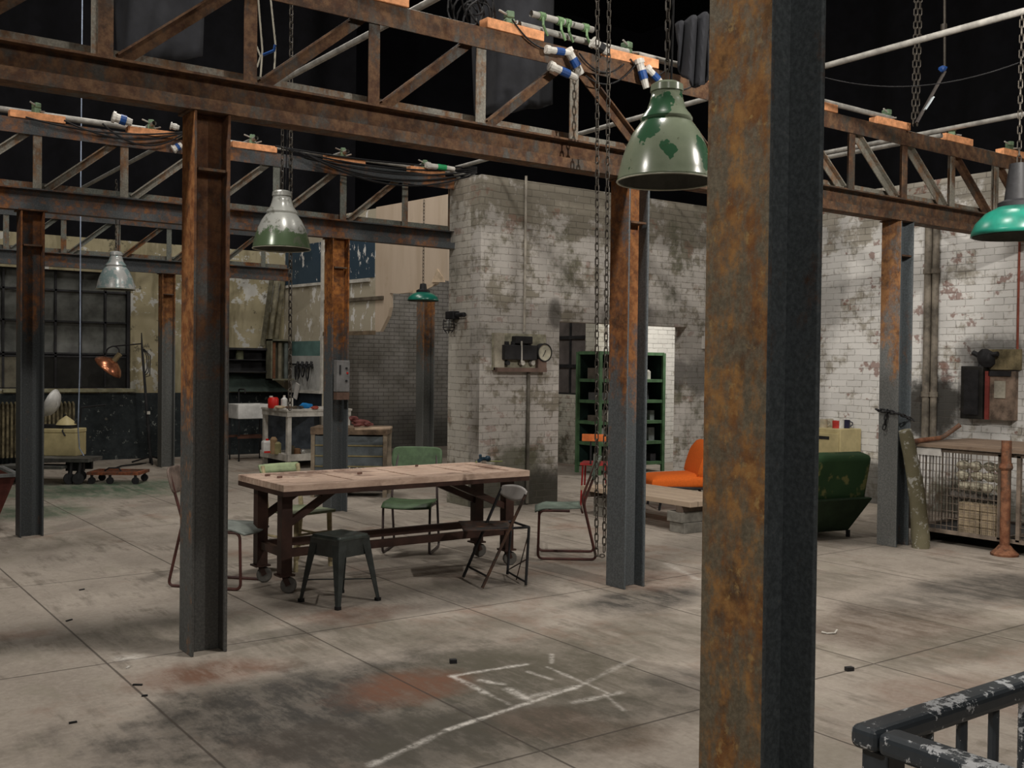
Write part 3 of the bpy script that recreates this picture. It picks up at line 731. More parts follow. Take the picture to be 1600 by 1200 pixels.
for (x0, y0, x1, y1, D, lb) in ((402, 20, 406, 136, 6.9, 'pale cord hanging left of the second post of the nearest truss'), (421, 20, 428, 120, 6.9, 'frayed cord with blue tie beside the pale cord')):
    wone('cord', MB().tube([PD(x0, y0 - 40, D), PD((x0 + x1) / 2 + 6, (y0 + y1) / 2, D), PD(x1, y1, D)], .006, 6), plain('pale cord', (.35, .33, .27), .8), lb, 'cord')
wone('cord', MB().tube([PD(400, 70, 6.9), PD(407, 88, 6.9), PD(402, 104, 6.9), PD(398, 108, 6.9)], .006, 6), plain('pale cord', (.35, .33, .27), .8), 'curled end of pale cord beside the hanging cords', 'cord')
wone('blue_tie', MB().tube([PD(411, 86, 6.85), PD(428, 79, 6.85), PD(430, 70, 6.85)], .010, 6), M_blue, 'blue tie knotted round the hanging cords', 'tie')
wone('power_cord', MB().tube([PD(129, -60, 14), PD(126, 300, 14), PD(125, 560, 14), PD(122, 670, 14), PD(124, 700, 14), PD(131, 712, 14)], .008, 6), plain('pale blue cord', (.35, .42, .55), .6), 'long thin pale blue cord hanging straight down to the trolley at left', 'cord', smooth=True)

# chains
def chain(m, top, bot, pitch=.05, w=.011, r=.0042):
    top, bot = Vector(top), Vector(bot); d = bot - top; L = d.length; n = max(2, int(L / pitch)); d = d / n
    ax = d.normalized(); s1 = ax.cross(Vector((1, .3, 0))).normalized(); s2 = ax.cross(s1)
    for i in range(n):
        c = top + d * (i + .5); s = s1 if i % 2 else s2
        h = d.length * .62 - w
        pts = []
        for k in range(5): a = PI * k / 4; pts.append(c + ax * (h + w * math.sin(a)) + s * (w * math.cos(a)))
        for k in range(5): a = PI + PI * k / 4; pts.append(c + ax * (-h + w * math.sin(a)) + s * (w * math.cos(a)))
        m.tube(pts, r, 4, closed=True)
    return m
def chainobj(px0, D, ytop, ybot, label, px1=None, **k):
    m = MB(); chain(m, PD(px0, ytop, D), PD(px1 if px1 is not None else px0, ybot, D), **k)
    return wone('hanging_chain', m, M_chain, label, 'chain')
m = MB(); a0, a1 = PD(934, -250, 7.45), PD(932, 868, 7.45); b0, b1 = PD(954, -250, 7.45), PD(944, 862, 7.45)
chain(m, a0, a1, .052, .013, .005); chain(m, b0, b1, .052, .013, .005); chain(m, a1, b1 + Vector((0, 0, -.03)), .04, .012, .005)
wone('hoist_chain', m, M_chain, 'long doubled hoist chain hanging to the floor beside the green chair at right', 'chain')
chainobj(1436, 9.9, -200, 196, 'left chain of the pair above the right truss', 1427, pitch=.06, w=.016, r=.006)
chainobj(1443, 9.9, -200, 196, 'right chain of the pair above the right truss', 1433, pitch=.06, w=.016, r=.006)
chainobj(456, 11.6, -200, 640, 'single dark chain hanging behind the mid bay lamp to bench height', 453, pitch=.075, w=.02, r=.008)
# diagonal hanging strut with a white label
D = 9.8
t = thing('hanging_strut', 'dark strap strut with a white label, hung from a rod above the right truss', 'strut', PD(1432, 192, D))
o = t.location
def rel(px, py, DD=D): return PD(px, py, DD) - o
MB().bar(rel(1432, 192), rel(1476, 112), .05, .02).build('strut', plain('dark strap', (.07, .06, .055), .7), t)
MB().bar(rel(1445, 172, D - .05), rel(1458, 152, D - .05), .055, .012).build('label_plate', plain('pale label', (.55, .62, .66), .5), t)
m = MB(); m.tube([rel(1476, 112), rel(1476, -200)], .012, 8); m.tube([rel(1475, 56), rel(1475, 38)], .03, 8); m.build('rod', M_chain, t)
MB().blob(rel(1473, 108, D - .02), (.04, .04, .03), 2, .2, 4).build('tie', M_blue, t)

# hanging enamel lamps
n = NT('chipped green grey enamel')
tc = n.t.nodes.new('ShaderNodeTexCoord').outputs['Object']
nf = n.noise(5.5, 4, .55, v=tc); c = n.mix(n.noise(18, 4, .6), (.17, .205, .14), (.24, .275, .195))
c = n.mix(n.step(nf, .535, .55), c, (.035, .10, .05))
c = n.mix(n.math('MULTIPLY', n.step(n.noise(30, 3, .7, v=tc), .66, .70), .7), c, (.06, .05, .03)); M_lampA = n.done(c, .22, 0, .6)
n = NT('green enamel worn to grey metal')
tco = n.t.nodes.new('ShaderNodeTexCoord').outputs['Object']; sp = n.t.nodes.new('ShaderNodeSeparateXYZ'); n.L(tco, sp.inputs[0])
f = n.math('ADD', sp.outputs[2], n.math('MULTIPLY', n.math('SUBTRACT', n.noise(7, 5, .7, v=tco), .5), .35))
c = n.mix(n.step(f, .13, .16), (.10, .15, .08), (.42, .43, .40)); c = n.mix(n.math('MULTIPLY', n.step(n.noise(12, 4, .7, v=tco), .58, .62), .6), c, (.16, .16, .13)); M_lampB = n.done(c, .25, .1, .6)
n = NT('worn grey teal lamp'); c = n.mix(n.step(f, .10, .2) if False else n.step(n.noise(6, 4, .7), .45, .55), (.22, .30, .30), (.42, .43, .42)); M_lampC = n.done(c, .25, .1, .6)
M_lampin = plain('lamp inside', (.10, .10, .085), .6)
prof = [(.254, 0), (.250, .012), (.244, .045), (.229, .11), (.205, .18), (.172, .25), (.14, .295), (.118, .318)]
neck = [(.13, .305), (.134, .325), (.124, .342), (.100, .372), (.085, .42), (.076, .465)]
cap = [(.074, .462), (.086, .466), (.084, .500), (.060, .515), (.02, .522), (.001, .522)]
def bell(name, label, mat, p, k=1.0, mcap=None, ztop=ZC):
    t = thing(name, label, 'lamp', p)
    S = lambda pr: [(r * k, z * k) for r, z in pr]
    MB().lathe(S(prof), n=40).build('shade', [mat], t, smooth=True, solid=.005)
    m = MB(); m.lathe(S([(.246, .004), (.24, .045), (.22, .11), (.19, .18), (.155, .245), (.10, .30)]), n=32); m.build('inner_shade', M_lampin, t, smooth=True)
    R = .252 * k; MB().tube([(R * math.cos(a), R * math.sin(a), .0) for a in [i * 2 * PI / 40 for i in range(40)]], .005 * k, 6, closed=True).build('rim', plain('pale rim', (.5, .5, .4), .4), t)
    MB().lathe(S(neck), n=32).build('neck', [mcap or mat], t, smooth=True, solid=.004)
    MB().lathe(S(cap), n=32).build('cap', [mcap or mat], t, smooth=True)
    R = .121 * k; MB().tube([(R * math.cos(a), R * math.sin(a), .322 * k) for a in [i * 2 * PI / 32 for i in range(32)]], .006 * k, 6, closed=True).build('collar', M_black, t)
    MB().lathe(S([(.001, .10), (.04, .11), (.06, .15), (.05, .20), (.03, .24), (.03, .31)]), n=20).build('bulb', plain('unlit bulb', (.5, .5, .48), .2), t, smooth=True)
    m = MB(); chain(m, (0, 0, ztop - p[2]), (0, 0, .525 * k), .05, .012, .0045); m.build('chain', M_chain, t)
    m = MB(); m.tube([(.03, 0, .5 * k), (.05, .01, (ztop - p[2]) * .7), (.01, 0, ztop - p[2])], .006, 6); m.build('flex', M_rubber, t)
    return t
p = PD(1040, 284, 5.42); bell('pendant_lamp', 'large grey green enamel pendant lamp with chipped patches beside the big column', M_lampA, p, 1.0)
p = PD(440, 389, 9.2); bell('pendant_lamp', 'pendant lamp, grey on top and green at its rim, right of the foreground column', M_lampB, p, 1.0)
p = PD(181, 452, 14.2); bell('pendant_lamp', 'smallest bell pendant lamp, grey and teal, in front of the far window', M_lampC, p, 1.0)
def teal(label, p, R, h, drop, ztop=ZC, cap_h=.10):
    t = thing('pendant_lamp', label, 'lamp', p)
    pr = [(R, 0), (R * .985, h * .15), (R * .9, h * .45), (R * .7, h * .78), (R * .42, h)]
    MB().lathe(pr, n=40).build('shade', M_teal, t, smooth=True, solid=.006)
    MB().lathe([(r * .97, z - .004) for r, z in pr], n=40).build('inner_shade', M_lampin, t, smooth=True)
    m = MB(); m.lathe([(R * .44, h - .01), (R * .44, h + .03), (R * .30, h + .05), (R * .24, h + cap_h), (R * .2, h + cap_h + .08), (.001, h + cap_h + .09)], n=28); m.build('cap', M_black, t, smooth=True)
    m = MB(); chain(m, (0, 0, ztop - p[2]), (0, 0, h + cap_h + .08), .05, .012, .0045); m.build('chain', M_chain, t)
    return t
p = PD(1590, 369, 7.2); teal('glossy teal dome pendant lamp cut by the right edge of the picture', p, .30, .20, 0, cap_h=.22)
p = PD(661, 470, 15.6); teal('small teal dome pendant lamp in front of the torn plywood', p, .235, .125, 0, cap_h=.05)

# dark cloths hanging above
def drape(label, pts, D, bulge, mat):
    P = [PD(x, y, D) for x, y in pts]      # four corners: tl, tr, br, bl
    def fn(u, v):
        a = P[0].lerp(P[1], u); b = P[3].lerp(P[2], u); q = a.lerp(b, v)
        return q - DR * (bulge * math.sin(PI * u) * (.6 + .4 * v) + .04 * math.sin(u * 17 + v * 3)) + Vector((0, 0, -.12 * math.sin(PI * u) * v))
    m = MB(); m.grid(fn, 28, 14); return wone('hanging_drape', m, mat, label, 'drape', smooth=True, solid=.02)
M_drape = plain('dark grey drape', (.022, .023, .027), .95, var=.4, scale=2)
drape('dark grey cloth drum hanging behind the nearest truss at upper left', [(178, -160), (322, -120), (318, 90), (186, 105)], 9.0, .45, M_drape)
drape('dark grey cloth drum hanging behind the nearest truss left of the connectors', [(735, -30), (865, -20), (862, 165), (742, 180)], 9.6, .45, M_drape)
drape('small crumpled dark cloth hooked up right of the big lamp chain', [(1056, 38), (1108, 20), (1108, 122), (1060, 108)], 8.0, .08, M_drape)
# stage curtains behind the set
def curtain(label, a, b, z0, z1, fold=.25, n=60):
    a, b = Vector(a), Vector(b); d = (b - a); nr = Vector((-d.y, d.x, 0)).normalized()
    def fn(u, v): return a + d * u + nr * (fold * math.sin(u * n) * (.7 + .3 * v)) + Vector((0, 0, z0 + (z1 - z0) * v))
    m = MB(); m.grid(fn, 240, 2); return wone('stage_curtain', m, M_cloth, label, 'curtain', smooth=True)
curtain('black stage curtain hanging behind the far wall at upper left', (-4, 21.5, 0), (11, 21.5, 0), 0, 12)
curtain('black stage curtain behind the right brick wall', (17.8, 15.0, 0), (17.8, -2.0, 0), 0, 12)

# ------------------------------------------------------------------ the big table
def cdir(fx, fd): v = XR * fx + DR * fd; return math.atan2(v.y, v.x) + PI / 2    # turns a thing so that its front looks that way
TX0, TX1, TY0, TY1, TZ = 3.04, 5.26, 7.00, 7.88, .83
T = thing('work_table', 'long timber topped steel table on castors in the middle of the floor', 'table', (TX0, TY0, 0))
Lx, Ly = TX1 - TX0, TY1 - TY0
m = MB(); rnd = random.Random(5)
zt0 = TZ - .05
m.bb(0, Lx, 0, .085, zt0, TZ); m.bb(0, Lx, Ly - .085, Ly, zt0, TZ)
m.bb(0, .14, .087, Ly - .087, zt0, TZ); m.bb(Lx - .14, Lx, .087, Ly - .087, zt0, TZ)
xs = [.142, .62, .70, 1.18, 1.26, 1.72, 1.80, Lx - .142]
for i in range(len(xs) - 1):
    if xs[i + 1] - xs[i] < .12: m.bb(xs[i] + .004, xs[i + 1] - .004, .087, Ly - .087, zt0, TZ - .003)
    else:
        for j in range(3):
            w = (Ly - .174) / 3; m.bb(xs[i] + .004, xs[i + 1] - .004, .087 + j * w + .005, .087 + (j + 1) * w - .005, zt0, TZ - .007 - .003 * (j % 2))
n = NT('worn pink grey table timber'); g = n.noise(1, 5, .7, v=n.scl(n.pos, (3, 26, 10)))
q = n.noise(2.0, 5, .7); c = n.mix(n.step(g, .3, .7), (.36, .25, .19), (.64, .48, .38))
c = n.mix(n.math('MULTIPLY', n.step(q, .54, .62), .7), c, (.17, .10, .075)); c = n.mix(n.math('MULTIPLY', n.step(n.noise(9, 4, .7), .6, .68), .6), c, (.62, .52, .42))
n.bump(g, .3, .004); M_tabletop = n.done(c, .55, 0, .35)
m.build('tabletop', M_tabletop, T, bevel=.003)
MB().bb(.0, Lx, .002, .03, zt0 - .035, zt0).bb(0, Lx, Ly - .03, Ly - .002, zt0 - .035, zt0).bb(0, .03, .03, Ly - .03, zt0 - .035, zt0).bb(Lx - .03, Lx, .03, Ly - .03, zt0 - .035, zt0).build('top_frame', plain('dark brown steel', (.045, .022, .016), .5, var=.4), T)
M_tl = plain('dark brown steel', (.045, .022, .016), .5)
lx = (.10, Lx - .09); ly = (.20, .66)
for x in lx:
    for y in ly:
        l = MB().bb(x - .042, x + .042, y - .042, y + .042, .145, zt0 - .034); l.build('leg', M_tl, T)
        cs = MB(); cs.bb(x - .06, x + .06, y - .06, y + .06, .132, .145)
        a = rnd.uniform(-.5, .5) - .6; dx, dy = math.cos(a), math.sin(a); c0 = Vector((x + dx * .03, y + dy * .03, .062))
        for s in (-1, 1): cs.bar(c0 + Vector((-dy * .024 * s, dx * .024 * s, 0)), Vector((x - dy * .024 * s, y + dx * .024 * s, .135)), .004, .04, (dx, dy, 0))
        co = cs.build('castor', M_tl, T)
        MB().lathe([(.001, -.018), (.052, -.018), (.060, -.012), (.060, .012), (.052, .018), (.001, .018)], c=c0, n=24, m=Matrix.Rotation(a, 4, 'Z') @ Matrix.Rotation(PI / 2, 4, 'X')).build('wheel', plain('grey rubber wheel', (.10, .095, .085), .7), co, smooth=True)
for y in ly:
    MB().bar((lx[0], y, .30), (lx[1], y, .30), .045, .06).build('stretcher', M_tl, T)
    MB().bar((lx[0], y, .50), (lx[0] + .40, y, zt0 - .03), .045, .05).build('brace', M_tl, T)
    MB().bar((lx[1], y, .50), (lx[1] - .58, y, zt0 - .03), .045, .05).build('brace', M_tl, T)
for x in lx:
    MB().bar((x, ly[0], .30), (x, ly[1], .30), .045, .06).build('stretcher', M_tl, T)
# bits left on the table
b = G(755, 723, TZ); t = thing('pipe_fitting', 'small dark blue and green metal fitting lying on the right end of the table', 'fitting', b)
m = MB(); m.tube([(-.05, 0, .02), (.0, .01, .035), (.06, 0, .03)], .018, 8); m.tube([(-.03, .0, .03), (-.04, -.01, .075)], .014, 8); m.blob((.05, 0, .035), (.028, .028, .028), 2, .1, 2); m.build('body', plain('dark blue green metal', (.02, .05, .08), .4), t, smooth=True)
MB().tube([(.05, .0, .012), (.10, -.02, .010), (.18, -.05, .008)], .006, 6).tube([(-.06, .02, .012), (-.09, -.02, .010)], .006, 6).build('wire', plain('yellow green wire', (.22, .25, .08), .5), t)
for px, py, k, lb in ((651, 729, .022, 'small brown nut on the table behind its centre'), (562, 741, .03, 'pinkish splinter on the table near the middle seam'), (418, 744, .03, 'dark curled scrap near the left end of the table'), (437, 747, .03, 'second dark curled scrap nearest the left front corner of the table')):
    q = G(px, py, TZ); wone('wood_scrap', MB().box(q + Vector((0, 0, .008)), (k * 1.5, k * .6, .016), rz=.5), plain('brown scrap', (.16, .09, .07)), lb, 'scrap')
for k in range(5):
    q = G(546 + 6 * k, 732 + (k % 2), TZ); wone('pale_crumb', MB().blob(q + Vector((0, 0, .004)), (.007, .006, .004), 1, .2, k), M_white, 'tiny white crumb in a row on the middle of the table', 'crumb', 'white crumbs on the table')

# ------------------------------------------------------------------ tubular chairs
def tubular_chair(label, loc, rz, mseat, mtube, L=.50, Wd=.40, group=None, zs=.455, backh=.86, mback=None):
    t = thing('tubular_chair', label, 'chair', loc, rz, group)
    m = MB(); r = .0115; f = -L * .46; b = L * .54
    for s in (-1, 1):
        x = s * Wd / 2
        pts = [(x, f + .02, zs - .02), (x, f, .012 + .02), (x, f + .0, .012), (x, b, .012), (x, b - .10, zs + .0), (x, b - .12, zs + .06), (x * .93, b - .0, backh - .02), (x * .93, b + .02, backh)]
        pts = [(x, .04, zs - .018), (x, f + .01, zs - .018), (x, f, .012), (x, b, .012), (x, b - .12, zs + .05), (x * .84, b + .02, backh - .02)]
        m.tube(rounded(pts, .05, 5), r, 8)
    m.tube([(-Wd / 2, f + .1, zs - .02), (Wd / 2, f + .1, zs - .02)], r * .9, 8); m.tube([(-Wd / 2, b - .13, zs - .03), (Wd / 2, b - .13, zs - .03)], r * .9, 8)
    m.build('tube_frame', mtube, t, smooth=True)
    def seat(u, v):
        x = (u - .5) * (Wd + .02) * (1 - .12 * max(0, v - .8)); y = f - .03 + (b - .12 - f + .01) * v
        e = 4 * (u - .5) ** 2
        return Vector((x, y, zs + .012 * e - (.045 * max(0, .22 - v) / .22) ** 1 * .9 - .008 * math.sin(PI * v)))
    m = MB(); m.grid(seat, 10, 12); m.build('seat', mseat, t, smooth=True, solid=.014)
    def back(u, v):
        s_, t_ = 2 * u - 1, 2 * v - 1
        x = s_ * math.sqrt(1 - .16 * t_ ** 4) * (Wd + .05) / 2; z = backh - .09 + .10 * t_ * math.sqrt(1 - .22 * s_ ** 8)
        return Vector((x, b - .03 + .05 * v - .035 * s_ * s_ + .02, z))
    m = MB(); m.grid(back, 20, 12); m.build('backrest', mback or mseat, t, smooth=True, solid=.014)
    return t
tubular_chair('green tubular chair behind the table, facing the viewer', W(-.915, 9.52), cdir(-.12, -1), plain('dark leaf green seat', (.06, .105, .05), .5, var=.3, scale=12), plain('dark brown tube', (.06, .045, .045), .4), Wd=.43, L=.46, backh=.93)
tubular_chair('grey green tubular chair seen from its side, right of the table by the chain', W(.49, 9.33), cdir(-1, .03), M_greengrey, M_rusttube, L=.52, backh=.90)
tubular_chair('tubular chair with a rusty frame half hidden by the left foreground column', W(-2.24, 7.98), cdir(1, -.22), plain('worn grey seat', (.24, .27, .25), .5, var=.3), M_rusttube, L=.60, backh=.90, mback=plain('chipped brown grey back', (.16, .12, .10), .6, var=.6, scale=9))

# pale wooden chair behind the table
t = thing('wooden_chair', 'pale cream wooden chair with green seat, behind the left end of the table', 'chair', W(-1.79, 8.74), cdir(.72, -.62))
Mw = plain('cream chipped paint', (.40, .34, .20), .6, var=.45, scale=12); Wc = .36; f, b = -.2, .2
for s in (-1, 1):
    MB().tube([(s * Wc / 2, f, 0), (s * Wc / 2 * .95, f + .01, .46)], [.018, .022], 8).build('leg', Mw, t)
    MB().tube([(s * Wc / 2, b + .05, 0), (s * Wc / 2, b, .46), (s * Wc / 2 * 1.02, b + .06, .84)], [.018, .021, .017], 8).build('leg', Mw, t)
    for z in (.16, .26): MB().tube([(s * Wc / 2, f, z), (s * Wc / 2, b + .03, z)], .010, 6).build('rung', Mw, t)
for z in (.14, .22, .30): MB().tube([(-Wc / 2, f + .0, z), (Wc / 2, f + .0, z)], .010, 6).build('rung', Mw, t)
m = MB(); m.bb(-Wc / 2 - .03, Wc / 2 + .03, f - .04, b + .03, .46, .485); m.build('seat', plain('faded green seat', (.20, .235, .15), .6, var=.3), t, bevel=.012)
m = MB(); m.grid(lambda u, v: Vector(((u - .5) * (Wc + .05), b + .05 + .04 * v + .03 * (1 - 4 * (u - .5) ** 2), .775 + .07 * v)), 10, 3); m.build('backrest', plain('pale green back rail', (.27, .33, .19), .6), t, smooth=True, solid=.018)
MB().bar((-Wc / 2, b + .025, .66), (Wc / 2, b + .025, .66), .015, .035).build('back_rail', Mw, t)

# pressed steel stool
t = thing('metal_stool', 'dark green grey pressed steel stool in front of the table', 'stool', W(-1.225, 7.44), CFR + math.radians(52))
Ms = M_darkmetal; a, z1 = .148, .485; ft = .205
for sx in (-1, 1):
    for sy in (-1, 1):
        m = MB()
        tp = Vector((sx * a, sy * a, z1 - .03)); bt = Vector((sx * ft, sy * ft, 0))
        vs = []
        for P, w in ((tp, .075), (bt, .026)):
            vs += [P, P + Vector((-sx * w, 0, 0)), P + Vector((-sx * w, -sy * .006, 0)), P + Vector((-sx * .006, -sy * .006, 0)), P + Vector((-sx * .006, -sy * w, 0)), P + Vector((0, -sy * w, 0))]
        m._add(vs, [(0, 1, 2, 3), (0, 3, 4, 5), (6, 9, 8, 7), (6, 11, 10, 9)] + [(i, (i + 1) % 6, 6 + (i + 1) % 6, 6 + i) for i in range(6)])
        m.build('leg', Ms, t)
        MB().box(bt + Vector((-sx * .012, -sy * .012, .012)), (.034, .034, .024)).build('rubber_foot', M_rubber, t)
m = MB()
for s in (-1, 1):
    m.bb(-a, a, s * a - .003, s * a + .003, z1 - .14, z1 - .01); m.bb(s * a - .003, s * a + .003, -a, a, z1 - .14, z1 - .01)
m.build('apron', Ms, t)
def seatf(u, v):
    x, y = (u - .5) * 2, (v - .5) * 2; r = max(abs(x), abs(y)); rr_ = math.hypot(x, y)
    k = .155; z = z1 - .022 * max(0, 1 - (rr_ / .75) ** 2) - (.022 if r > .99 else 0) + (.004 if .7 < r < .98 else 0)
    return Vector((x * k * (1 - .04 * (abs(x * y)) ** 3), y * k * (1 - .04 * abs(x * y) ** 3), z))
m = MB(); m.grid(seatf, 20, 20); m.build('seat', plain('dark green grey seat', (.06, .075, .068), .4, .2, var=.4, scale=12, spec=.5), t, smooth=True, solid=.004)
for d in (1, -1): MB().tube([(-.18, -.18 * d, .16), (.18, .18 * d, .16)], .005, 6).build('cross_brace', Ms, t)

# folding chair by the right end of the table
base = W(-.1, 8.15); t = thing('folding_chair', 'black and rusty folding chair with pale grey backrest at the right end of the table', 'chair', base)
def q3(X, D, z): return W(X, D, z) - base
Mr = rusty('rusty chair tube', paint=(.025, .024, .022), rust=(.07, .035, .025), rust2=(.12, .06, .035), amt=.7, scale=6)
tA0, tA1 = q3(-.374, 8.30, .01), q3(-.075, 8.36, .72); tB0, tB1 = q3(-.21, 7.90, .01), q3(.115, 7.98, .72)
MB().tube([tA0, tA1], .012, 8).build('leg', M_black, t); MB().tube([tB0, tB1], .012, 8).build('leg', Mr, t)
tC0, tC1 = q3(.125, 8.02, .01), q3(.145, 8.03, .46); tE0, tE1 = q3(-.02, 8.43, .01), q3(.01, 8.45, .44)
MB().tube([tC0, tC1], .011, 8).build('leg', M_black, t); MB().tube([tE0, tE1], .011, 8).build('leg', M_black, t)
MB().tube([tC0.lerp(tC1, .05), tE0.lerp(tE1, .05)], .008, 6).tube([tA0.lerp(tA1, .12), tB0.lerp(tB1, .12)], .008, 6).build('crossbar', M_black, t)
MB().tube([tC0.lerp(tC1, .45), tE0.lerp(tE1, .08)], .005, 6).tube([tC1.lerp(tC0, .1), tC0.lerp(tE0, .5)], .005, 6).build('wire_brace', Mr, t)
MB().tube([q3(-.30, 8.02, .43), tC1], .010, 8).tube([q3(-.34, 8.34, .43), tE1], .010, 8).tube([tC1, tE1], .010, 8).build('seat_rail', M_black, t)
def fs(u, v):
    A, B_, C_, D_ = q3(-.42, 8.38, .445), q3(-.02, 8.42, .445), q3(.02, 7.98, .445), q3(-.36, 7.98, .43)
    P = A.lerp(B_, u).lerp(D_.lerp(C_, u), v); P.z -= .012 * math.sin(PI * u) * math.sin(PI * v); return P
m = MB(); m.grid(fs, 8, 8); m.build('seat', Mr, t, smooth=True, solid=.012)
def fb(u, v):
    P = tA1.lerp(tB1, u) + (tA1 - tA0).normalized() * ((v - .6) * .13 * (1 - .5 * (2 * u - 1) ** 2)) + XR * .02 * math.sin(PI * u)
    return P
m = MB(); m.grid(fb, 12, 6); m.build('backrest', plain('pale grey panel', (.50, .48, .46), .6, var=.2), t, smooth=True, solid=.01)

# ------------------------------------------------------------------ far left: tub, radiator, trolley, dolly, floor lamp
c = G(31, 822); rx, ry = 1.5, .95
near = PD(33, 740, 10.55)
t = thing('metal_tub', 'red brown metal tub with a grey rim at the left edge', 'tub', (near.x - rx / 2, near.y + ry / 2, 0))
m = MB(); h = near.z
def frus(m, k0, k1, z0, z1):
    vs = []
    for k, z in ((k0, z0), (k1, z1)): vs += [(sx * (rx / 2 - k), sy * (ry / 2 - k), z) for sx, sy in ((-1, -1), (1, -1), (1, 1), (-1, 1))]
    m._add(vs, [(0, 1, 5, 4), (1, 2, 6, 5), (2, 3, 7, 6), (3, 0, 4, 7)])
frus(m, .20, .03, .03, h); frus(m, .215, .045, .04, h)
m.bb(-rx / 2 + .2, rx / 2 - .2, -ry / 2 + .2, ry / 2 - .2, .02, .05)
m.build('body', plain('red brown painted steel', (.13, .035, .028), .6, var=.5, scale=3), t)
m = MB()
for s in (-1, 1): m.bb(-rx / 2, rx / 2, s * (ry / 2 - .025) - .03, s * (ry / 2 - .025) + .03, h - .03, h); m.bb(s * (rx / 2 - .025) - .03, s * (rx / 2 - .025) + .03, -ry / 2, ry / 2, h - .032, h - .002)
m.build('rim', plain('grey steel rim', (.16, .17, .17), .5), t)
MB().bb(-rx / 2 + .06, rx / 2 - .06, -ry / 2 + .06, ry / 2 - .06, h - .09, h - .07).build('contents', plain('green grey contents', (.08, .13, .07), .8, var=.6, scale=8), t)
x0, x1 = PY(0, 660, YB - .15).x - .25, PY(117, 660, YB - .15).x
t = thing('radiator', 'old cream and brown column radiator under the far window', 'radiator', (x0, YB - .14, 0)); ns = 22
Mrad = plain('stained cream radiator', (.17, .145, .085), .6, var=.7, scale=8)
for k in range(ns):
    x = (x1 - x0) * (k + .5) / ns; m = MB()
    for y in (-.07, .07): m.tube(rounded([(x, y, .12), (x, y, 1.0)], .02), .019, 8)
    m.tube([(x, -.07, .98), (x, 0, 1.02), (x, .07, .98)], .019, 8); m.tube([(x, -.07, .13), (x, .07, .13)], .019, 8)
    m.build('radiator_section', Mrad, t, smooth=True)
MB().bb(.03, .08, -.07, .07, 0, .12).bb(x1 - x0 - .08, x1 - x0 - .03, -.07, .07, 0, .12).build('foot', Mrad, t)
# trolley with cream box and white reflector
p = G(104, 757); zd = .36
t = thing('trolley', 'low dark trolley carrying the cream box at left', 'trolley', (p.x, p.y, 0), CFR)
MB().bb(-.45, .30, .0, .5, zd - .05, zd).bb(-.9, -.02, -.12, .25, zd - .14, zd - .10).build('deck', plain('grey dusty deck', (.13, .13, .12), .7, var=.4), t)
m = MB(); m.bb(-.8, -.74, -.1, .2, .02, zd - .14); m.bb(-.05, .2, .08, .14, .18, zd - .05); m.bb(-.05, .2, .36, .42, .18, zd - .05); m.build('chassis', M_black, t)
for x, y in ((.03, .02), (.15, .02), (.03, .40), (-.7, .1)):
    MB().lathe([(.001, -.02), (.075, -.02), (.08, -.01), (.08, .01), (.075, .02), (.001, .02)], c=(x, y, .08), n=20, m=Matrix.Rotation(PI / 2, 4, 'X') @ Matrix.Rotation(.5, 4, 'Y')).tube([(x, y, .08), (x + .02, y + .02, .3)], .03, 6).build('wheel', M_black, t)
q = PD(96, 716, 14.75)
t = thing('cream_box', 'cream enamel box standing on the trolley', 'box', (q.x, q.y, zd), CFR)
MB().bb(-.35, .21, 0, .35, 0, .33).build('body', M_cream, t, bevel=.012); MB().bb(-.355, .215, -.005, .355, .33, .39).build('lid', M_cream, t, bevel=.012)
zz = zd + .391
t = thing('reflector_lamp', 'black machine with a white dish on the cream box', 'machine', (q.x, q.y, zz), CFR)
MB().bb(-.35, .12, .04, .28, 0, .05).tube([(-.05, .15, .05), (-.02, .15, .2)], .02, 8).tube([(.02, .1, .05), (.02, -.02, -.03), (.06, -.03, -.1)], .012, 6).build('base', M_black, t)
MB().lathe([(.0, 0), (.09, .015), (.17, .06), (.21, .12)], c=(-.12, .16, .32), n=24, m=Matrix.Rotation(-1.2, 4, 'Y')).build('dish', M_whitegl, t, smooth=True, solid=.006)
MB().lathe([(.14, 0), (.10, .06), (.02, .12), (.001, .13)], c=(.0, .15, .05), n=20).build('cone', M_cream, t, smooth=True)
MB().tube([(.05, .15, .06), (.2, .15, .09), (.22, .15, .3), (.55, .2, .34)], .014, 6).build('arm', M_black, t)
p = G(176, 757); t = thing('dolly', 'small flat rusty red dolly on castors beside the trolley', 'dolly', (p.x, p.y, 0), CFR + .05)
m = MB(); Md = rusty('rusty red dolly frame', paint=(.07, .05, .04), rust=(.22, .06, .025), rust2=(.32, .11, .05), amt=.8, scale=4)
m.bb(-.36, .36, 0, .06, .13, .17); m.bb(-.36, .36, .44, .50, .13, .17); m.bb(-.36, -.30, .06, .44, .13, .17); m.bb(.30, .36, .06, .44, .13, .17)
for k in range(3): m.bb(-.3, .3, .12 + k * .11, .17 + k * .11, .135, .165)
m.build('frame', Md, t); MB().tube([(-.18, .2, .17), (-.12, .2, .21), (.02, .2, .21), (.05, .2, .17)], .012, 6).build('handle', M_black, t)
for x, y in ((-.30, .04), (-.05, .04), (.30, .04), (-.30, .46), (.30, .46)):
    MB().lathe([(.001, -.015), (.05, -.015), (.05, .015), (.001, .015)], c=(x, y, .05), n=16, m=Matrix.Rotation(PI / 2, 4, 'X')).tube([(x, y, .06), (x, y, .14)], .02, 6).build('castor', M_black, t)
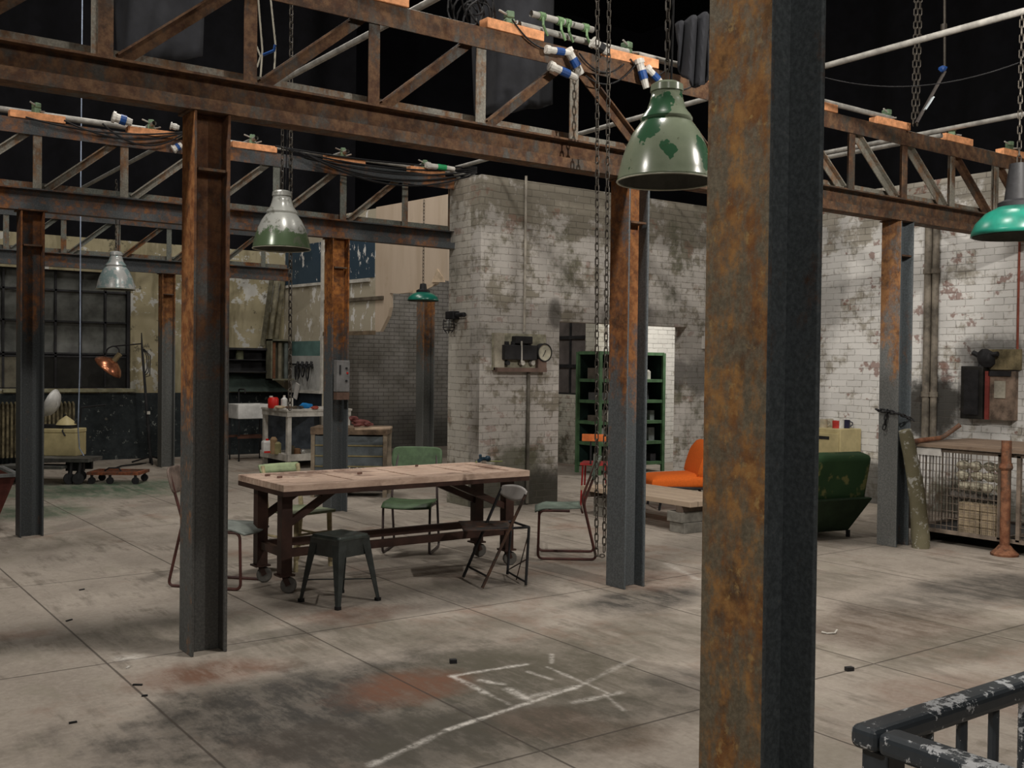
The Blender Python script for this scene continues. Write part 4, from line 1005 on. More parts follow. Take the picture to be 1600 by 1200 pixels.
# floor lamp
p = G(236, 724); DL = (p - CP).dot(DR)
t = thing('floor_lamp', 'tall dark floor lamp with a tilted copper shade in front of the far window', 'lamp', p); o = p
R_ = lambda px, py, dd=0: PD(px, py, DL + dd) - o
MB().tube([(0, 0, 0), R_(222, 545)], [.028, .02], 8).tube([R_(222, 545), R_(221, 520)], [.02, .008], 8).build('pole', M_black, t)
m = MB()
for k in range(3): a = k * 2 * PI / 3 + .3; m.tube([(0, 0, .12), (.34 * math.cos(a), .34 * math.sin(a), .015)], .016, 6)
m.build('base', M_black, t)
MB().tube([R_(222, 537), R_(200, 539), R_(178, 541)], .012, 6).tube(rounded([R_(165, 560), R_(167, 545), R_(178, 540), R_(186, 545), R_(187, 560)], .05), .012, 6).build('arm', M_black, t)
ax = (R_(193, 556) - R_(160, 583)).normalized(); rot = Vector((0, 0, 1)).rotation_difference(ax + Vector((0, 0, .25))).to_matrix().to_4x4()
MB().lathe([(.26, 0), (.25, .03), (.20, .09), (.12, .14), (.06, .17)], c=R_(168, 575), n=28, m=rot).build('shade', plain('copper', (.55, .22, .12), .25, .8, var=.2), t, smooth=True, solid=.005)
MB().lathe([(.045, .16), (.045, .32), (.001, .33)], c=R_(168, 575), n=16, m=rot).build('lamp_holder', plain('brass', (.30, .24, .14), .4, .5), t, smooth=True)
for k in range(3): MB().tube([R_(223 + k, 545), R_(229 + 3 * k, 556), R_(230 + 2 * k, 575 + 6 * k), R_(224, 590)], .008, 6).build('flex', M_rubber, t)
MB().box(R_(232, 645, -.05), (.05, .03, .05)).build('switch', M_white, t)
# flat bracket on the floor by the lamp
cable([G(170, 735), G(190, 731) + Vector((0, 0, .03)), G(215, 727) + Vector((0, 0, .02)), G(228, 724)], 'dark cable trailing over the floor to the tall floor lamp', .015)

# ------------------------------------------------------------------ kitchen end
# dark wall cupboard and sloping board
a, b = PY(340, 543, YB), PY(417, 582, YB)
t = thing('wall_cupboard', 'black open wall cupboard above the sink', 'cupboard', (a.x, YB - .36, b.z))
wd, ht = b.x - a.x, a.z - b.z
MB().bb(0, wd, 0, .35, ht - .04, ht).bb(0, wd, .32, .35, 0, ht).bb(0, .03, 0, .35, 0, ht).bb(wd - .03, wd, 0, .35, 0, ht).bb(0, wd, 0, .35, 0, .03).build('carcass', M_black, t)
MB().bb(.03, wd - .03, .05, .3, ht * .5, ht * .53).build('shelf', M_black, t)
wone('jar', MB().lathe([(.001, 0), (.07, 0), (.07, .14), (.05, .17), (.001, .17)], c=(a.x + .35, YB - .2, b.z + ht * .53), n=16), plain('dull green jar', (.14, .15, .09)), 'dull green jar inside the black wall cupboard', 'jar', smooth=True)
m = MB(); A1, B1, C1, D1 = PY(352, 582, YB - .02), PY(416, 584, YB - .02), PY(452, 612, YB - .35), PY(352, 612, YB - .35)
m._add([A1, B1, C1, D1, A1 + Vector((0, .03, 0)), B1 + Vector((0, .03, 0)), C1 + Vector((0, .03, 0)), D1 + Vector((0, .03, 0))], [(0, 1, 2, 3), (7, 6, 5, 4), (0, 4, 5, 1), (1, 5, 6, 2), (2, 6, 7, 3), (3, 7, 4, 0)])
wone('splash_board', m, plain('dark green board', (.035, .05, .042), .7), 'dark green sloping board above the sink', 'board')
# planks and pipes leaning at the corner
for i, (x0, x1, y0, y1, mt, lb) in enumerate(((443, 430, 433, 541, (.20, .18, .12), 'olive plank leaning in the corner, rightmost of the leaning planks'), (434, 420, 433, 541, (.26, .24, .17), 'pale plank leaning in the corner, middle of the leaning planks'), (425, 410, 433, 541, (.14, .13, .09), 'dark plank leaning in the corner, leftmost of the leaning planks'))):
    m = MB(); m.bar(PY(x0, y0, YB - .06 - .04 * i), PY(x1, y1, YB - .16 - .04 * i), .10, .03); wone('plank', m, plain('plank %d' % i, mt, .8, var=.5), lb, 'plank')
m = MB()
a, b = PY(417, 530, YB - .35), PY(453, 594, YB - .35)
t = thing('open_shelf_box', 'small open wooden box shelf holding brown pipes, left of the grey panel', 'shelf', (a.x, YB - .55, b.z))
w_, h_ = b.x - a.x, a.z - b.z
MB().bb(0, w_, 0, .25, 0, .03).bb(0, w_, 0, .25, h_ - .03, h_).bb(0, .03, 0, .25, 0, h_).bb(0, w_, .23, .25, 0, h_).build('carcass', plain('olive grey wood', (.15, .145, .10), .8), t)
for k, col in enumerate(((.26, .12, .06), (.18, .16, .11), (.12, .14, .13))):
    x = a.x + w_ * (.22 + .27 * k); wone('upright_tube', MB().tube([(x, YB - .42, b.z + .03), (x, YB - .42, a.z - .06)], .04, 10), plain('tube col %d' % k, col), ['rust brown tube', 'olive tube', 'grey tube'][k] + ' standing in the small box shelf', 'tube')
# hung cables on the grey panel
sA, zA = PP(468, 568); row = lambda px, py, off=.05: P0 + PDIR * PP(px, py)[0] + PN * off + Vector((0, 0, PP(px, py)[1]))
t = thing('hook_rail', 'black hook rail on the pale grey panel', 'hook rail', row(478, 569)); o = t.location
m = MB(); m.tube([row(457, 569) - o, row(492, 570) - o], .018, 6)
for px in (471, 478, 485, 492): m.tube([row(px, 575) - o, row(px, 570, .09) - o, row(px, 565, .07) - o], .025, 6)
m.build('rail', M_black, t)
for k, (xa, xb, dy) in enumerate(((471, 476, 20), (476, 484, 18), (484, 491, 24), (470, 468, 22))):
    A_, B_ = row(xa, 571, .10), row(xb, 572, .10); lo = row((xa + xb) / 2, 571 + dy * 1.0, .10)
    cable([A_, A_.lerp(lo, .6) + Vector((0, 0, -.05)), lo, B_.lerp(lo, .6) + Vector((0, 0, -.05)), B_], 'black hose loop hanging from the hook rail', .014, 'hose loops on the hook rail', name='hose')
wone('hanging_rag', MB().box(row(469, 611, .08), (.12, .02, .30), rz=math.atan2(PDIR.y, PDIR.x), ry=.35), M_paper, 'pale rag hanging below the grey panel', 'rag')
# sink on a stand
p0 = PD(372, 656, 18.0)
t = thing('sink', 'white ceramic butler sink on a thin dark stand', 'sink', (p0.x, p0.y, 0), 0)
pxm = 85.; zt_ = PD(372, 632, 18.0).z; zb_ = PD(372, 655, 18.0).z
Wk, Dk = .62, .5
m = MB()
m.bb(0, Wk, 0, .04, zb_, zt_); m.bb(0, Wk, Dk - .04, Dk, zb_, zt_); m.bb(0, .04, .04, Dk - .04, zb_, zt_); m.bb(Wk - .04, Wk, .04, Dk - .04, zb_, zt_); m.bb(.04, Wk - .04, .04, Dk - .04, zb_, zb_ + .04)
m.build('basin', M_whitegl, t, bevel=.012)
for x in (.03, Wk - .03):
    for y in (.03, Dk - .03): MB().tube([(x, y, 0), (x, y, zb_)], .014, 6).build('leg', M_black, t)
MB().bar((0, .03, .42), (Wk, .03, .42), .03, .04).bar((0, Dk - .03, .42), (Wk, Dk - .03, .42), .03, .04).build('rail', plain('red brown rail', (.10, .045, .03)), t)
wone('tap', MB().tube(rounded([(p0.x + .3, p0.y + .75, zt_ - .05), (p0.x + .3, p0.y + .75, zt_ + .25), (p0.x + .3, p0.y + .45, zt_ + .25), (p0.x + .3, p0.y + .45, zt_ + .18)], .05), .014, 8), M_black, 'dark swan neck tap behind the white sink', 'tap', smooth=True)
# white workbench
p0 = G(449, 733); zt_ = .972
t = thing('workbench', 'white painted workbench with a lower shelf beside the sink', 'workbench', (p0.x, p0.y, 0))
Wb, Db = 1.15, 1.05
MB().bb(-.03, Wb, -.03, Db, zt_ - .035, zt_).bb(-.02, Wb - .02, -.02, .02, zt_ - .12, zt_ - .036).bb(-.02, .02, .02, Db - .02, zt_ - .12, zt_ - .036).build('top', M_white, t)
for x in (.03, Wb - .06):
    for y in (.03, Db - .05): MB().bb(x - .035, x + .035, y - .035, y + .035, 0, zt_ - .121).build('leg', M_white, t)
MB().bb(-.02, Wb, -.02, Db, .20, .225).bb(-.03, Wb, -.04, -.021, .13, .24).bb(-.04, -.021, -.04, Db, .13, .24).build('lower_shelf', M_white, t)
def onb(px, py, z=zt_):
    q = PD(px, 640, 17.35 if py < 638 else 17.1); q.z = z; return q
q = onb(427, 634)
t = thing('jerrycan', 'red plastic can standing on the white workbench', 'can', q)
MB().lathe([(.001, 0), (.085, 0), (.09, .02), (.09, .15), (.07, .18), (.001, .185)], n=24).build('body', M_red, t, smooth=True); MB().lathe([(.03, .18), (.03, .205), (.001, .205)], c=(-.04, 0, 0), n=12).build('cap', M_white, t)
q = onb(444, 635); t = thing('plastic_bottle', 'white plastic bottle beside the red can', 'bottle', q)
MB().lathe([(.001, 0), (.052, 0), (.055, .02), (.055, .15), (.02, .185)], n=20).build('body', M_whitegl, t, smooth=True); MB().lathe([(.02, .18), (.02, .215), (.001, .215)], n=12).build('cap', M_white, t)
q = onb(454, 636); wone('small_carton', MB().box(q + Vector((0, 0, .085)), (.07, .05, .17)), M_white, 'small white carton right of the white bottle', 'carton')
q = onb(478, 636); wone('folded_cloth', MB().blob(q + Vector((0, 0, .045)), (.11, .06, .05), 2, .2, 3), plain('bright blue cloth', (.01, .16, .42), .8), 'bright blue cloth bundle on the white workbench', 'cloth')
q = onb(437, 638); wone('bowl', MB().blob(q + Vector((0, 0, .025)), (.10, .05, .03), 2, .15, 5), plain('beige dish', (.50, .40, .27), .7), 'beige bundle in front of the red can', 'bundle')
for k, (px, col, lb) in enumerate(((461, (.10, .08, .06), 'brown gloves heap in the middle of the workbench'), (469, (.05, .05, .05), 'black tool left of the blue cloth'), (492, (.30, .06, .04), 'small red tin at the right end of the workbench'), (452, (.14, .09, .06), 'brown handle lying before the small carton'))):
    q = onb(px, 639); wone('workbench_tool', MB().blob(q + Vector((0, 0, .025)), (.07, .04, .028), 2, .25, 9 + k), plain('tool col %d' % k, col), lb, 'tool')
q = onb(418, 708, .225); t = thing('plastic_jug', 'white plastic jug on the lower shelf of the workbench', 'jug', q)
MB().bb(-.09, .09, -.06, .06, 0, .22).build('body', M_whitegl, t, bevel=.03); MB().bb(-.08, .06, -.062, -.058, .02, .05).build('label_band', M_red, t); MB().lathe([(.025, .22), (.025, .25), (.001, .25)], n=12).build('cap', M_red, t)
for k, (px, hh, col, lb) in enumerate(((428, .28, (.30, .20, .11), 'tan canister beside the white jug'), (434, .20, (.30, .27, .13), 'yellowish tin on the lower shelf of the workbench'), (456, .14, (.07, .06, .04), 'dark heap of parts on the lower shelf'), (465, .10, (.15, .08, .04), 'brown parts box on the lower shelf'))):
    q = onb(px, 708, .225); wone('canister', MB().lathe([(.001, 0), (.06, 0), (.06, hh * .85), (.03, hh), (.001, hh)], c=q, n=16), plain('can col %d' % k, col), lb, 'canister', smooth=True)
q = onb(474, 711, .225); wone('glass_ball', MB().blob(q + Vector((0, 0, .045)), (.045, .045, .045), 3, 0, 1), plain('shiny grey ball', (.5, .5, .48), .1, .6), 'small shiny ball on the lower shelf', 'ball', smooth=True)
MBx = MB().bb(0, 1.0, .55, .6, .24, .9); wone('back_panel', MB().bb(p0.x + .03, p0.x + Wb, p0.y + Db + .02, p0.y + Db + .05, 0, .9), plain('blue grey panel', (.10, .12, .15), .7, var=.4), 'blue grey panel standing behind the workbench', 'panel')
# wooden drawer unit behind the table
pL, pR = PD(484, 780, 13.3), PD(604, 782, 13.3)
t = thing('drawer_bench', 'old wooden bench with grey metal drawers behind the table', 'bench', (pL.x, pL.y, 0), CFR)
wb = (pR - pL).length; hb = .90; Mw2 = plain('old brown timber', (.17, .12, .08), .75, var=.5, scale=8); Mdr = plain('blue grey drawer', (.11, .13, .14), .55, var=.3)
MB().bb(0, wb, 0, .55, hb - .09, hb).build('top', Mw2, t)
for x in (.03, .44, wb - .03):
    for y in (.04, .51): MB().bb(x - .025, x + .025, y - .025, y + .025, 0, hb - .09).build('leg', plain('pale worn leg', (.27, .22, .16), .7, var=.4), t)
for x0_, x1_ in ((.06, .41), (.47, wb - .06)):
    for k in range(4):
        z = .27 + k * .135; d = MB().bb(x0_, x1_, .02, .5, z, z + .115).build('drawer', Mdr, t)
        MB().bb(x0_ - .0, x1_, .005, .02, z - .014, z + .004).build('drawer_rail', plain('yellowed rail', (.24, .20, .10)), d)
MB().bb(.02, wb - .02, .03, .52, .08, .12).build('bottom_rail', M_black, t)
q = PD(585, 668, 13.5)
def onB(px, py, z): return G(px, py, z)
q = onB(584, 671, hb); wone('cardboard_sheet', MB().box(q + Vector((0, 0, .015)), (.44, .26, .02), rz=CFR, ry=-.03), plain('pinkish card', (.48, .36, .26), .8), 'pinkish card sheet lying on the drawer bench', 'sheet')
q = onB(562, 667, hb + .03)
m = MB(); m.blob(q + Vector((0, 0, .05)), (.12, .07, .045), 2, .3, 1); m.blob(q + XR * -.08 + Vector((0, 0, .10)), (.07, .05, .035), 2, .3, 2); m.blob(q + XR * .10 + Vector((0, 0, .03)), (.07, .04, .025), 2, .3, 5)
wone('crumpled_glove', m, plain('dark red leather', (.13, .04, .035), .7), 'dark red crumpled glove on the drawer bench', 'glove')
# switch box on the column
cc = colat(525, L2Y); q = PY(530, 612, L2Y - .13)
t = thing('switch_box', 'grey switch box fixed to the rusty column behind the table', 'switch box', (q.x, L2Y - .13, q.z))
hz = PY(530, 563, L2Y - .13).z - q.z
MB().bb(-.075, .09, -.09, 0, .0, hz).build('housing', plain('grey box', (.20, .20, .20), .5), t, bevel=.008)
MB().bb(-.045, -.03, -.10, -.091, hz * .55, hz * .85).tube([(.04, -.092, hz * .75), (.04, -.11, hz * .75)], .012, 8).tube([(.04, -.092, hz * .35), (.04, -.11, hz * .35)], .012, 8).build('switch', M_black, t)
MB().box((.055, -.093, hz * .6), (.02, .01, .02)).build('indicator', M_red, t)
MB().bb(-.07, .085, -.085, 0, -.09, -.005).build('lower_tray', plain('brown tray', (.13, .08, .06)), t)

# ------------------------------------------------------------------ fittings on the brick pillar and middle wall
q = PY(768, 578, YM); q2 = PY(850, 521, YM)
t = thing('electrical_board', 'old switch board with black fuse gear and a round dial on the brick wall', 'electrical board', (q.x, YM - .04, q.z))
w_, h_ = q2.x - q.x, PY(770, 520, YM).z - q.z
def eb(px, py, off=0.0): v = PY(px, py, YM - .04 - off); return Vector((v.x - q.x, -off, v.z - q.z))
MB().bb(0, w_, 0, .04, 0, h_).build('backboard', plain('stained cream board', (.36, .34, .25), .7, var=.4, scale=10), t)
MB().bb(.0, .14, -.03, 0, 0, h_).build('side_panel', plain('pale panel', (.38, .35, .28), .7), t)
MB().bb(0, w_ * .95, -.08, 0, -.02, .03).bb(w_ * .8, w_ * .96, -.06, 0, .03, .14).build('shelf', plain('brown ledge', (.15, .10, .08)), t)
a, b = eb(782, 562), eb(832, 540); MB().bb(a.x, b.x, -.10, 0, a.z, b.z).build('fuse_block', M_black, t, bevel=.01)
a, b = eb(799, 537), eb(826, 526); MB().bb(a.x, b.x, -.09, 0, a.z, b.z).build('fuse_block', M_black, t, bevel=.01)
for px in (788, 798, 812, 822): v = eb(px, 540); MB().tube([(v.x, -.05, v.z - .02), (v.x, -.05, v.z + .05)], .03, 8).build('fuse', M_black, t)
for px in (789, 812, 828): v = eb(px, 567); MB().tube([(v.x, -.02, v.z), (v.x, -.07, v.z)], .03, 10).build('knob', M_black if px == 789 else M_white, t)
v = eb(815, 533, .1); u = eb(815, 566, .1); MB().bar(v, u, .02, .012).build('lever', M_white, t)
v = eb(846, 551); dm = Matrix.Rotation(PI / 2, 4, 'X')
d = MB().lathe([(.001, 0), (.115, 0), (.115, .07), (.10, .075)], c=(v.x, 0, v.z), n=32, m=dm).build('dial_case', M_black, t, smooth=True)
MB().lathe([(.001, .066), (.10, .066)], c=(v.x, 0, v.z), n=32, m=dm).build('dial_face', plain('cream dial', (.55, .53, .42), .4), d)
MB().bar((v.x, -.07, v.z), (v.x - .03, -.07, v.z - .05), .008, .004).bar((v.x, -.07, v.z), (v.x + .012, -.07, v.z + .03), .008, .004).build('dial_hand', M_black, d)
a, b = PY(822, 285, YM - .03), PY(816, 519, YM - .03)
wone('conduit', MB().tube([(a.x, YM - .03, 4.05), (a.x, YM - .03, b.z)], .016, 8), plain('pale conduit', (.36, .33, .28), .6), 'thin conduit running down the wall into the switch board', 'conduit', smooth=True)
a, b = PY(826, 579, YM - .03), PY(829, 780, YM - .03)
wone('conduit', MB().tube([(a.x, YM - .03, a.z), (a.x, YM - .03, .02)], .022, 8), plain('grimy conduit', (.12, .11, .09), .6), 'grimy conduit below the switch board', 'conduit', smooth=True)
# bulkhead lamp with wire cage on the pillar
v = PX(712, 500, ax0); v = Vector((ax0, PX(712, 500, ax0).y, PX(712, 493, ax0).z))
t = thing('cage_lamp', 'small black bulkhead lamp with a wire cage on the pillar', 'lamp', v)
MB().box((-.05, 0, 0), (.10, .18, .10)).tube([(-.05, -.09, .0), (-.05, -.28, .0)], .03, 8).build('housing', M_black, t, bevel=.01)
m = MB()
for k in range(6):
    a = k * PI / 3; m.tube([(-.10 + .07 * math.cos(a), .07 * math.sin(a), -.05), (-.10 + .075 * math.cos(a), .075 * math.sin(a), -.17), (-.10 + .03 * math.cos(a), .03 * math.sin(a), -.22)], .005, 5)
for z, r in ((-.07, .07), (-.11, .075), (-.15, .075), (-.19, .055)): m.tube([(-.10 + r * math.cos(a), r * math.sin(a), z) for a in [i * PI / 8 for i in range(16)]], .005, 5, closed=True)
m.build('wire_cage', M_black, t); MB().blob((-.10, 0, -.12), (.04, .04, .07), 2, 0).build('glass', plain('lamp glass', (.3, .3, .28), .2), t, smooth=True)
# wall pipes and boxes on the right wall
for px, r, lb in ((1447, .045, 'left of the two old pipes running up the right brick wall'), (1459, .04, 'right of the two old pipes running up the right brick wall')):
    v = PX(px, 600, XR_ - .06); wone('wall_pipe', MB().tube([(XR_ - .06, v.y, .75), (XR_ - .06, v.y, 3.75)], r, 12).tube([(XR_ - .06, v.y, 1.4), (XR_ - .06, v.y, 1.46)], r * 1.3, 12).tube([(XR_ - .06, v.y, 2.9), (XR_ - .06, v.y, 2.96)], r * 1.3, 12), plain('grimy pipe', (.20, .175, .14), .6, var=.6, scale=5), lb, 'pipe', smooth=True)
def onR(px, py, off=.0): return PX(px, py, XR_ - off)
def wallbox(name, px0, px1, py0, py1, off, mat, label, cat='box'):
    a, b = onR(px0, py0), onR(px1, py1); t = thing(name, label, cat, (XR_ - off, b.y, b.z)); return t, a.y - b.y, a.z - b.z
t, w_, h_ = wallbox('fuse_cabinet', 1513, 1546, 572, 655, .16, None, 'black iron fuse cabinet on the right brick wall')
MB().bb(0, .16, 0, w_, 0, h_).build('housing', plain('sooty iron', (.02, .019, .017), .6, var=.6), t, bevel=.01); MB().bb(-.01, 0, .05, w_ - .05, .05, h_ - .05).build('door', M_black, t)
MB().tube([(.05, w_ * .2, h_), (.05, w_ * .2, h_ + .12), (.05, -.15, h_ + .14)], .03, 8).build('conduit', M_black, t)
t, w_, h_ = wallbox('meter_box', 1548, 1590, 580, 657, .12, None, 'rusty cream meter box with a red bar next to the black fuse cabinet')
MB().bb(0, .12, 0, w_, 0, h_).build('housing', plain('rusty cream box', (.22, .16, .12), .7, var=.7, scale=6), t); MB().bb(-.02, 0, w_ - .06, w_ - .01, .0, h_).build('red_bar', plain('dull red bar', (.25, .05, .04)), t)
MB().bb(-.015, 0, .08, w_ - .12, h_ * .45, h_ * .8).build('panel', plain('pale patch', (.40, .37, .30), .7), t); MB().bb(-.02, 0, .02, w_ - .05, h_ * .9, h_).build('lid', M_black, t)
t, w_, h_ = wallbox('valve_wheel', 1535, 1562, 545, 575, .14, None, 'black round valve above the meter box', 'valve')
MB().blob((.05, w_ / 2, h_ / 2), (.08, w_ * .5, h_ * .5), 2, .15, 3).tube([(.05, w_ * .9, h_ * .6), (.05, w_ * 1.3, h_ * .8)], .03, 8).build('body', M_black, t, smooth=True)
t, w_, h_ = wallbox('wooden_backboard', 1546, 1597, 546, 578, .04, None, 'stained wooden backboard behind the valve on the right wall', 'board'); MB().bb(0, .035, 0, w_, 0, h_).build('board', plain('stained backboard', (.22, .18, .10), .8, var=.6), t)
v = onR(1592, 500); wone('red_conduit', MB().tube([(XR_ - .02, v.y, onR(1592, 548).z), (XR_ - .02, v.y, 3.3)], .014, 6), plain('dull red pipe', (.30, .08, .05)), 'thin red pipe running up the right wall above the meter box', 'pipe')
a = PY(1097, 560, YM - .03); wone('wall_sign', MB().bb(PY(1096, 560, YM).x, PY(1106, 560, YM).x + .2, YM - .03, YM, PY(1097, 545, YM).z, PY(1097, 525, YM).z), M_paper, 'small pale notice on the brick wall beside the big column', 'notice')

# ------------------------------------------------------------------ annex: green shelving and its contents
SY = 12.5; xl, xr = PY(937, 650, SY).x, PY(1036, 650, SY).x
t = thing('metal_shelving', 'green metal shelving full of parts seen through the doorway', 'shelving', (xl, SY, 0)); ws = xr - xl; hs = PY(1036, 552, SY).z; ds = .55
for x in (0, ws):
    for y in (0, ds): MB().bb(x - .03, x + .03, y - .02, y + .02, 0, hs).build('upright', M_shelfgr, t)
levels = [.12, .46, .80, 1.14, 1.48, hs - .04]
for z in levels: MB().bb(0, ws, -.01, ds, z, z + .05).build('shelf', M_shelfgr, t)
MB().bb(0, ws, ds - .01, ds, .1, hs).build('back_panel', plain('very dark green sheet', (.012, .03, .025), .7), t)
MB().bb(ws, ws + .012, 0, ds, .1, hs).build('side_panel', plain('very dark green sheet', (.012, .03, .025), .7), t)
rs = random.Random(11); cols = [(.12, .12, .12), (.5, .49, .44), (.04, .04, .045), (.42, .42, .40), (.13, .11, .09), (.20, .22, .22)]
for z in levels[:-1]:
    x = .06
    while x < ws - .12:
        w_ = rs.uniform(.08, .2); h_ = rs.uniform(.09, .24); ci = rs.randrange(6)
        if x + w_ > ws - .05: break
        c0 = Vector((xl + x + w_ / 2, SY + .05 + rs.uniform(0, .05), z + .05))
        if rs.random() < .65: m = MB().bb(c0.x - w_ / 2, c0.x + w_ / 2, c0.y, c0.y + .3, c0.z, c0.z + h_)
        else: m = MB().lathe([(.001, 0), (w_ * .5, 0), (w_ * .5, h_ * .8), (w_ * .3, h_), (.001, h_)], c=c0 + Vector((0, .12, 0)), n=14)
        wone('parts_container', m, plain('shelf stock %d' % ci, cols[ci], .7), 'container of parts standing on the green shelving in the annex', 'container', 'containers on the green shelving')
        x += w_ + rs.uniform(.01, .05)
# small orange backed chair by the doorway
t = thing('orange_stool_chair', 'small chair with an orange back slat beyond the green tubular chair', 'chair', W(1.02, 12.75), cdir(.2, 1))
MB().bb(-.15, .15, -.0, .02, .80, .89).build('backrest', M_orange_w, t, bevel=.006)
for x in (-.04, .04): MB().tube([(x, -.0, .52), (x, -.0, .82)], .012, 6).build('back_post', M_black, t)
MB().bb(-.17, .17, -.34, .0, .50, .53).build('seat', plain('dull red seat', (.35, .03, .03), .5), t)
for x in (-.14, .14):
    for y in (-.31, -.03): MB().tube([(x, y, .5), (x * 1.15, y * 1.1, 0)], .012, 6).build('leg', plain('red tube', (.30, .02, .02), .4), t)

# ------------------------------------------------------------------ low table, lounge chair, armchair, cabinet
zp = .34; nc = G(1078, 785, zp)
t = thing('plank_table', 'low plank table on concrete blocks in front of the orange lounge chair', 'table', (nc.x, nc.y, 0))
m = MB()
for k in range(4): m.bb(k * .2 + .004, k * .2 + .196, 0, 1.75, zp - .055, zp - .001 * (k % 2))
m.build('tabletop', planks('pale dusty planks', (.38, .29, .21), (.52, .42, .32), 'y', .2, dirt=.3), t, bevel=.003)
MB().bb(.0, .8, .12, .2, zp - .12, zp - .056).bb(.0, .8, 1.6, 1.68, zp - .12, zp - .056).build('batten', plain('dark batten', (.12, .09, .07)), t)
Mcb = plain('concrete block', (.20, .19, .165), .9, var=.35, scale=9)
for k, (x, y, z, lb) in enumerate(((.22, .20, 0, 'lower concrete block under the near corner of the plank table'), (.20, .22, .11, 'upper concrete block under the near corner of the plank table'), (.28, 1.5, 0, 'lower concrete block under the far end of the plank table'), (.28, 1.5, .11, 'upper concrete block under the far end of the plank table'))):
    wone('concrete_block', MB().bb(nc.x + x - .2, nc.x + x + .24, nc.y + y - .11, nc.y + y + .11, z, z + .108), Mcb, lb, 'block', bevel=.006)
# orange lounge chair
t = thing('lounge_chair', 'bright orange upholstered lounge chair behind the low plank table', 'chair', W(2.17, 12.75), cdir(-1, -.12))
def cush(u, v, w):  # rounded box
    return None
def cushion(m, c, d, rx=0.0, n=12, p=3.2):
    bm2 = bmesh.new(); bmesh.ops.create_cube(bm2, size=2.0); bmesh.ops.subdivide_edges(bm2, edges=bm2.edges[:], cuts=9, use_grid_fill=True)
    R = Matrix.Rotation(rx, 4, 'X')
    mp = {}
    for v in bm2.verts:
        q = v.co; L = (abs(q.x) ** 8 + abs(q.y) ** 8 + abs(q.z) ** p) ** (1 / 8.0)
        s = Vector(q) / max(L, 1e-6) if True else q
        z = q.z * (1 - .45 * max(abs(q.x), abs(q.y)) ** 6)
        k = 1 - .05 * abs(q.z) ** 3
        co = R @ Vector((q.x * d[0] / 2 * k, q.y * d[1] / 2 * k, z * d[2] / 2)) + Vector(c)
        mp[v] = m.bm.verts.new(co)
    for f_ in bm2.faces: m.bm.faces.new([mp[v] for v in f_.verts])
    bm2.free(); return m
cushion(MB(), (0, -.15, .33), (.62, .74, .20), .04).build('seat_cushion', M_orange, t, smooth=True)
cushion(MB(), (0, .20, .55), (.62, .24, .56), -.30).build('back_cushion', M_orange, t, smooth=True)
m = MB()
for s in (-1, 1): m.tube(rounded([(s * .28, -.42, 0), (s * .30, -.38, .28), (s * .30, .22, .26), (s * .30, .40, .84)], .06), .016, 8)
m.tube([(-.3, -.36, .28), (.3, -.36, .28)], .014, 8); m.tube([(-.3, .2, .26), (.3, .2, .26)], .014, 8)
for s in (-1, 1): m.tube([(s * .3, .2, .27), (s * .29, .35, 0)], .016, 8)
m.build('frame', M_black, t, smooth=True)
# green armchair
t = thing('armchair', 'dark green armchair with yellow stains, half hidden by the big column', 'armchair', W(3.10, 10.72), cdir(-.45, 1))
n = NT('dark green upholstery'); c = n.mix(n.noise(4, 4), (.018, .05, .022), (.045, .10, .04))
M_arm = n.done(n.mix(n.math('MULTIPLY', n.step(n.noise(3.2, 4, .6, v=n.scl(n.pos, (1, 2.2, .9))), .56, .63), .6), c, (.30, .27, .10)), .75, 0, .25)
M_armd = plain('very dark green upholstery', (.020, .038, .018), .85, var=.3)
m = MB(); yz = [(-.36, .06), (.24, .06), (.50, .43), (-.44, .42)]
vs = [(-.30 - .24 * z, y, z) for y, z in yz] + [(.30 + .24 * z, y, z) for y, z in yz]
m._add(vs, [(0, 1, 2, 3), (7, 6, 5, 4), (0, 4, 5, 1), (1, 5, 6, 2), (2, 6, 7, 3), (3, 7, 4, 0)]); m.build('body', M_armd, t, bevel=.03, seg=3)
MB().box((0, .36, .62), (.74, .20, .52), rx=-.20).build('backrest', M_arm, t, smooth=True, bevel=.05, seg=4)
cushion(MB(), (0, -.08, .47), (.56, .66, .16)).build('seat_cushion', M_arm, t, smooth=True)
for s in (-1, 1): MB().bb(s * .33 - .06, s * .33 + .06, -.44, .30, .40, .56).build('armrest', M_armd, t, bevel=.03, seg=3)
for x in (-.3, .3):
    for y in (-.33, .24): MB().tube([(x, y, 0), (x, y, .07)], .022, 8).build('foot', M_black, t)
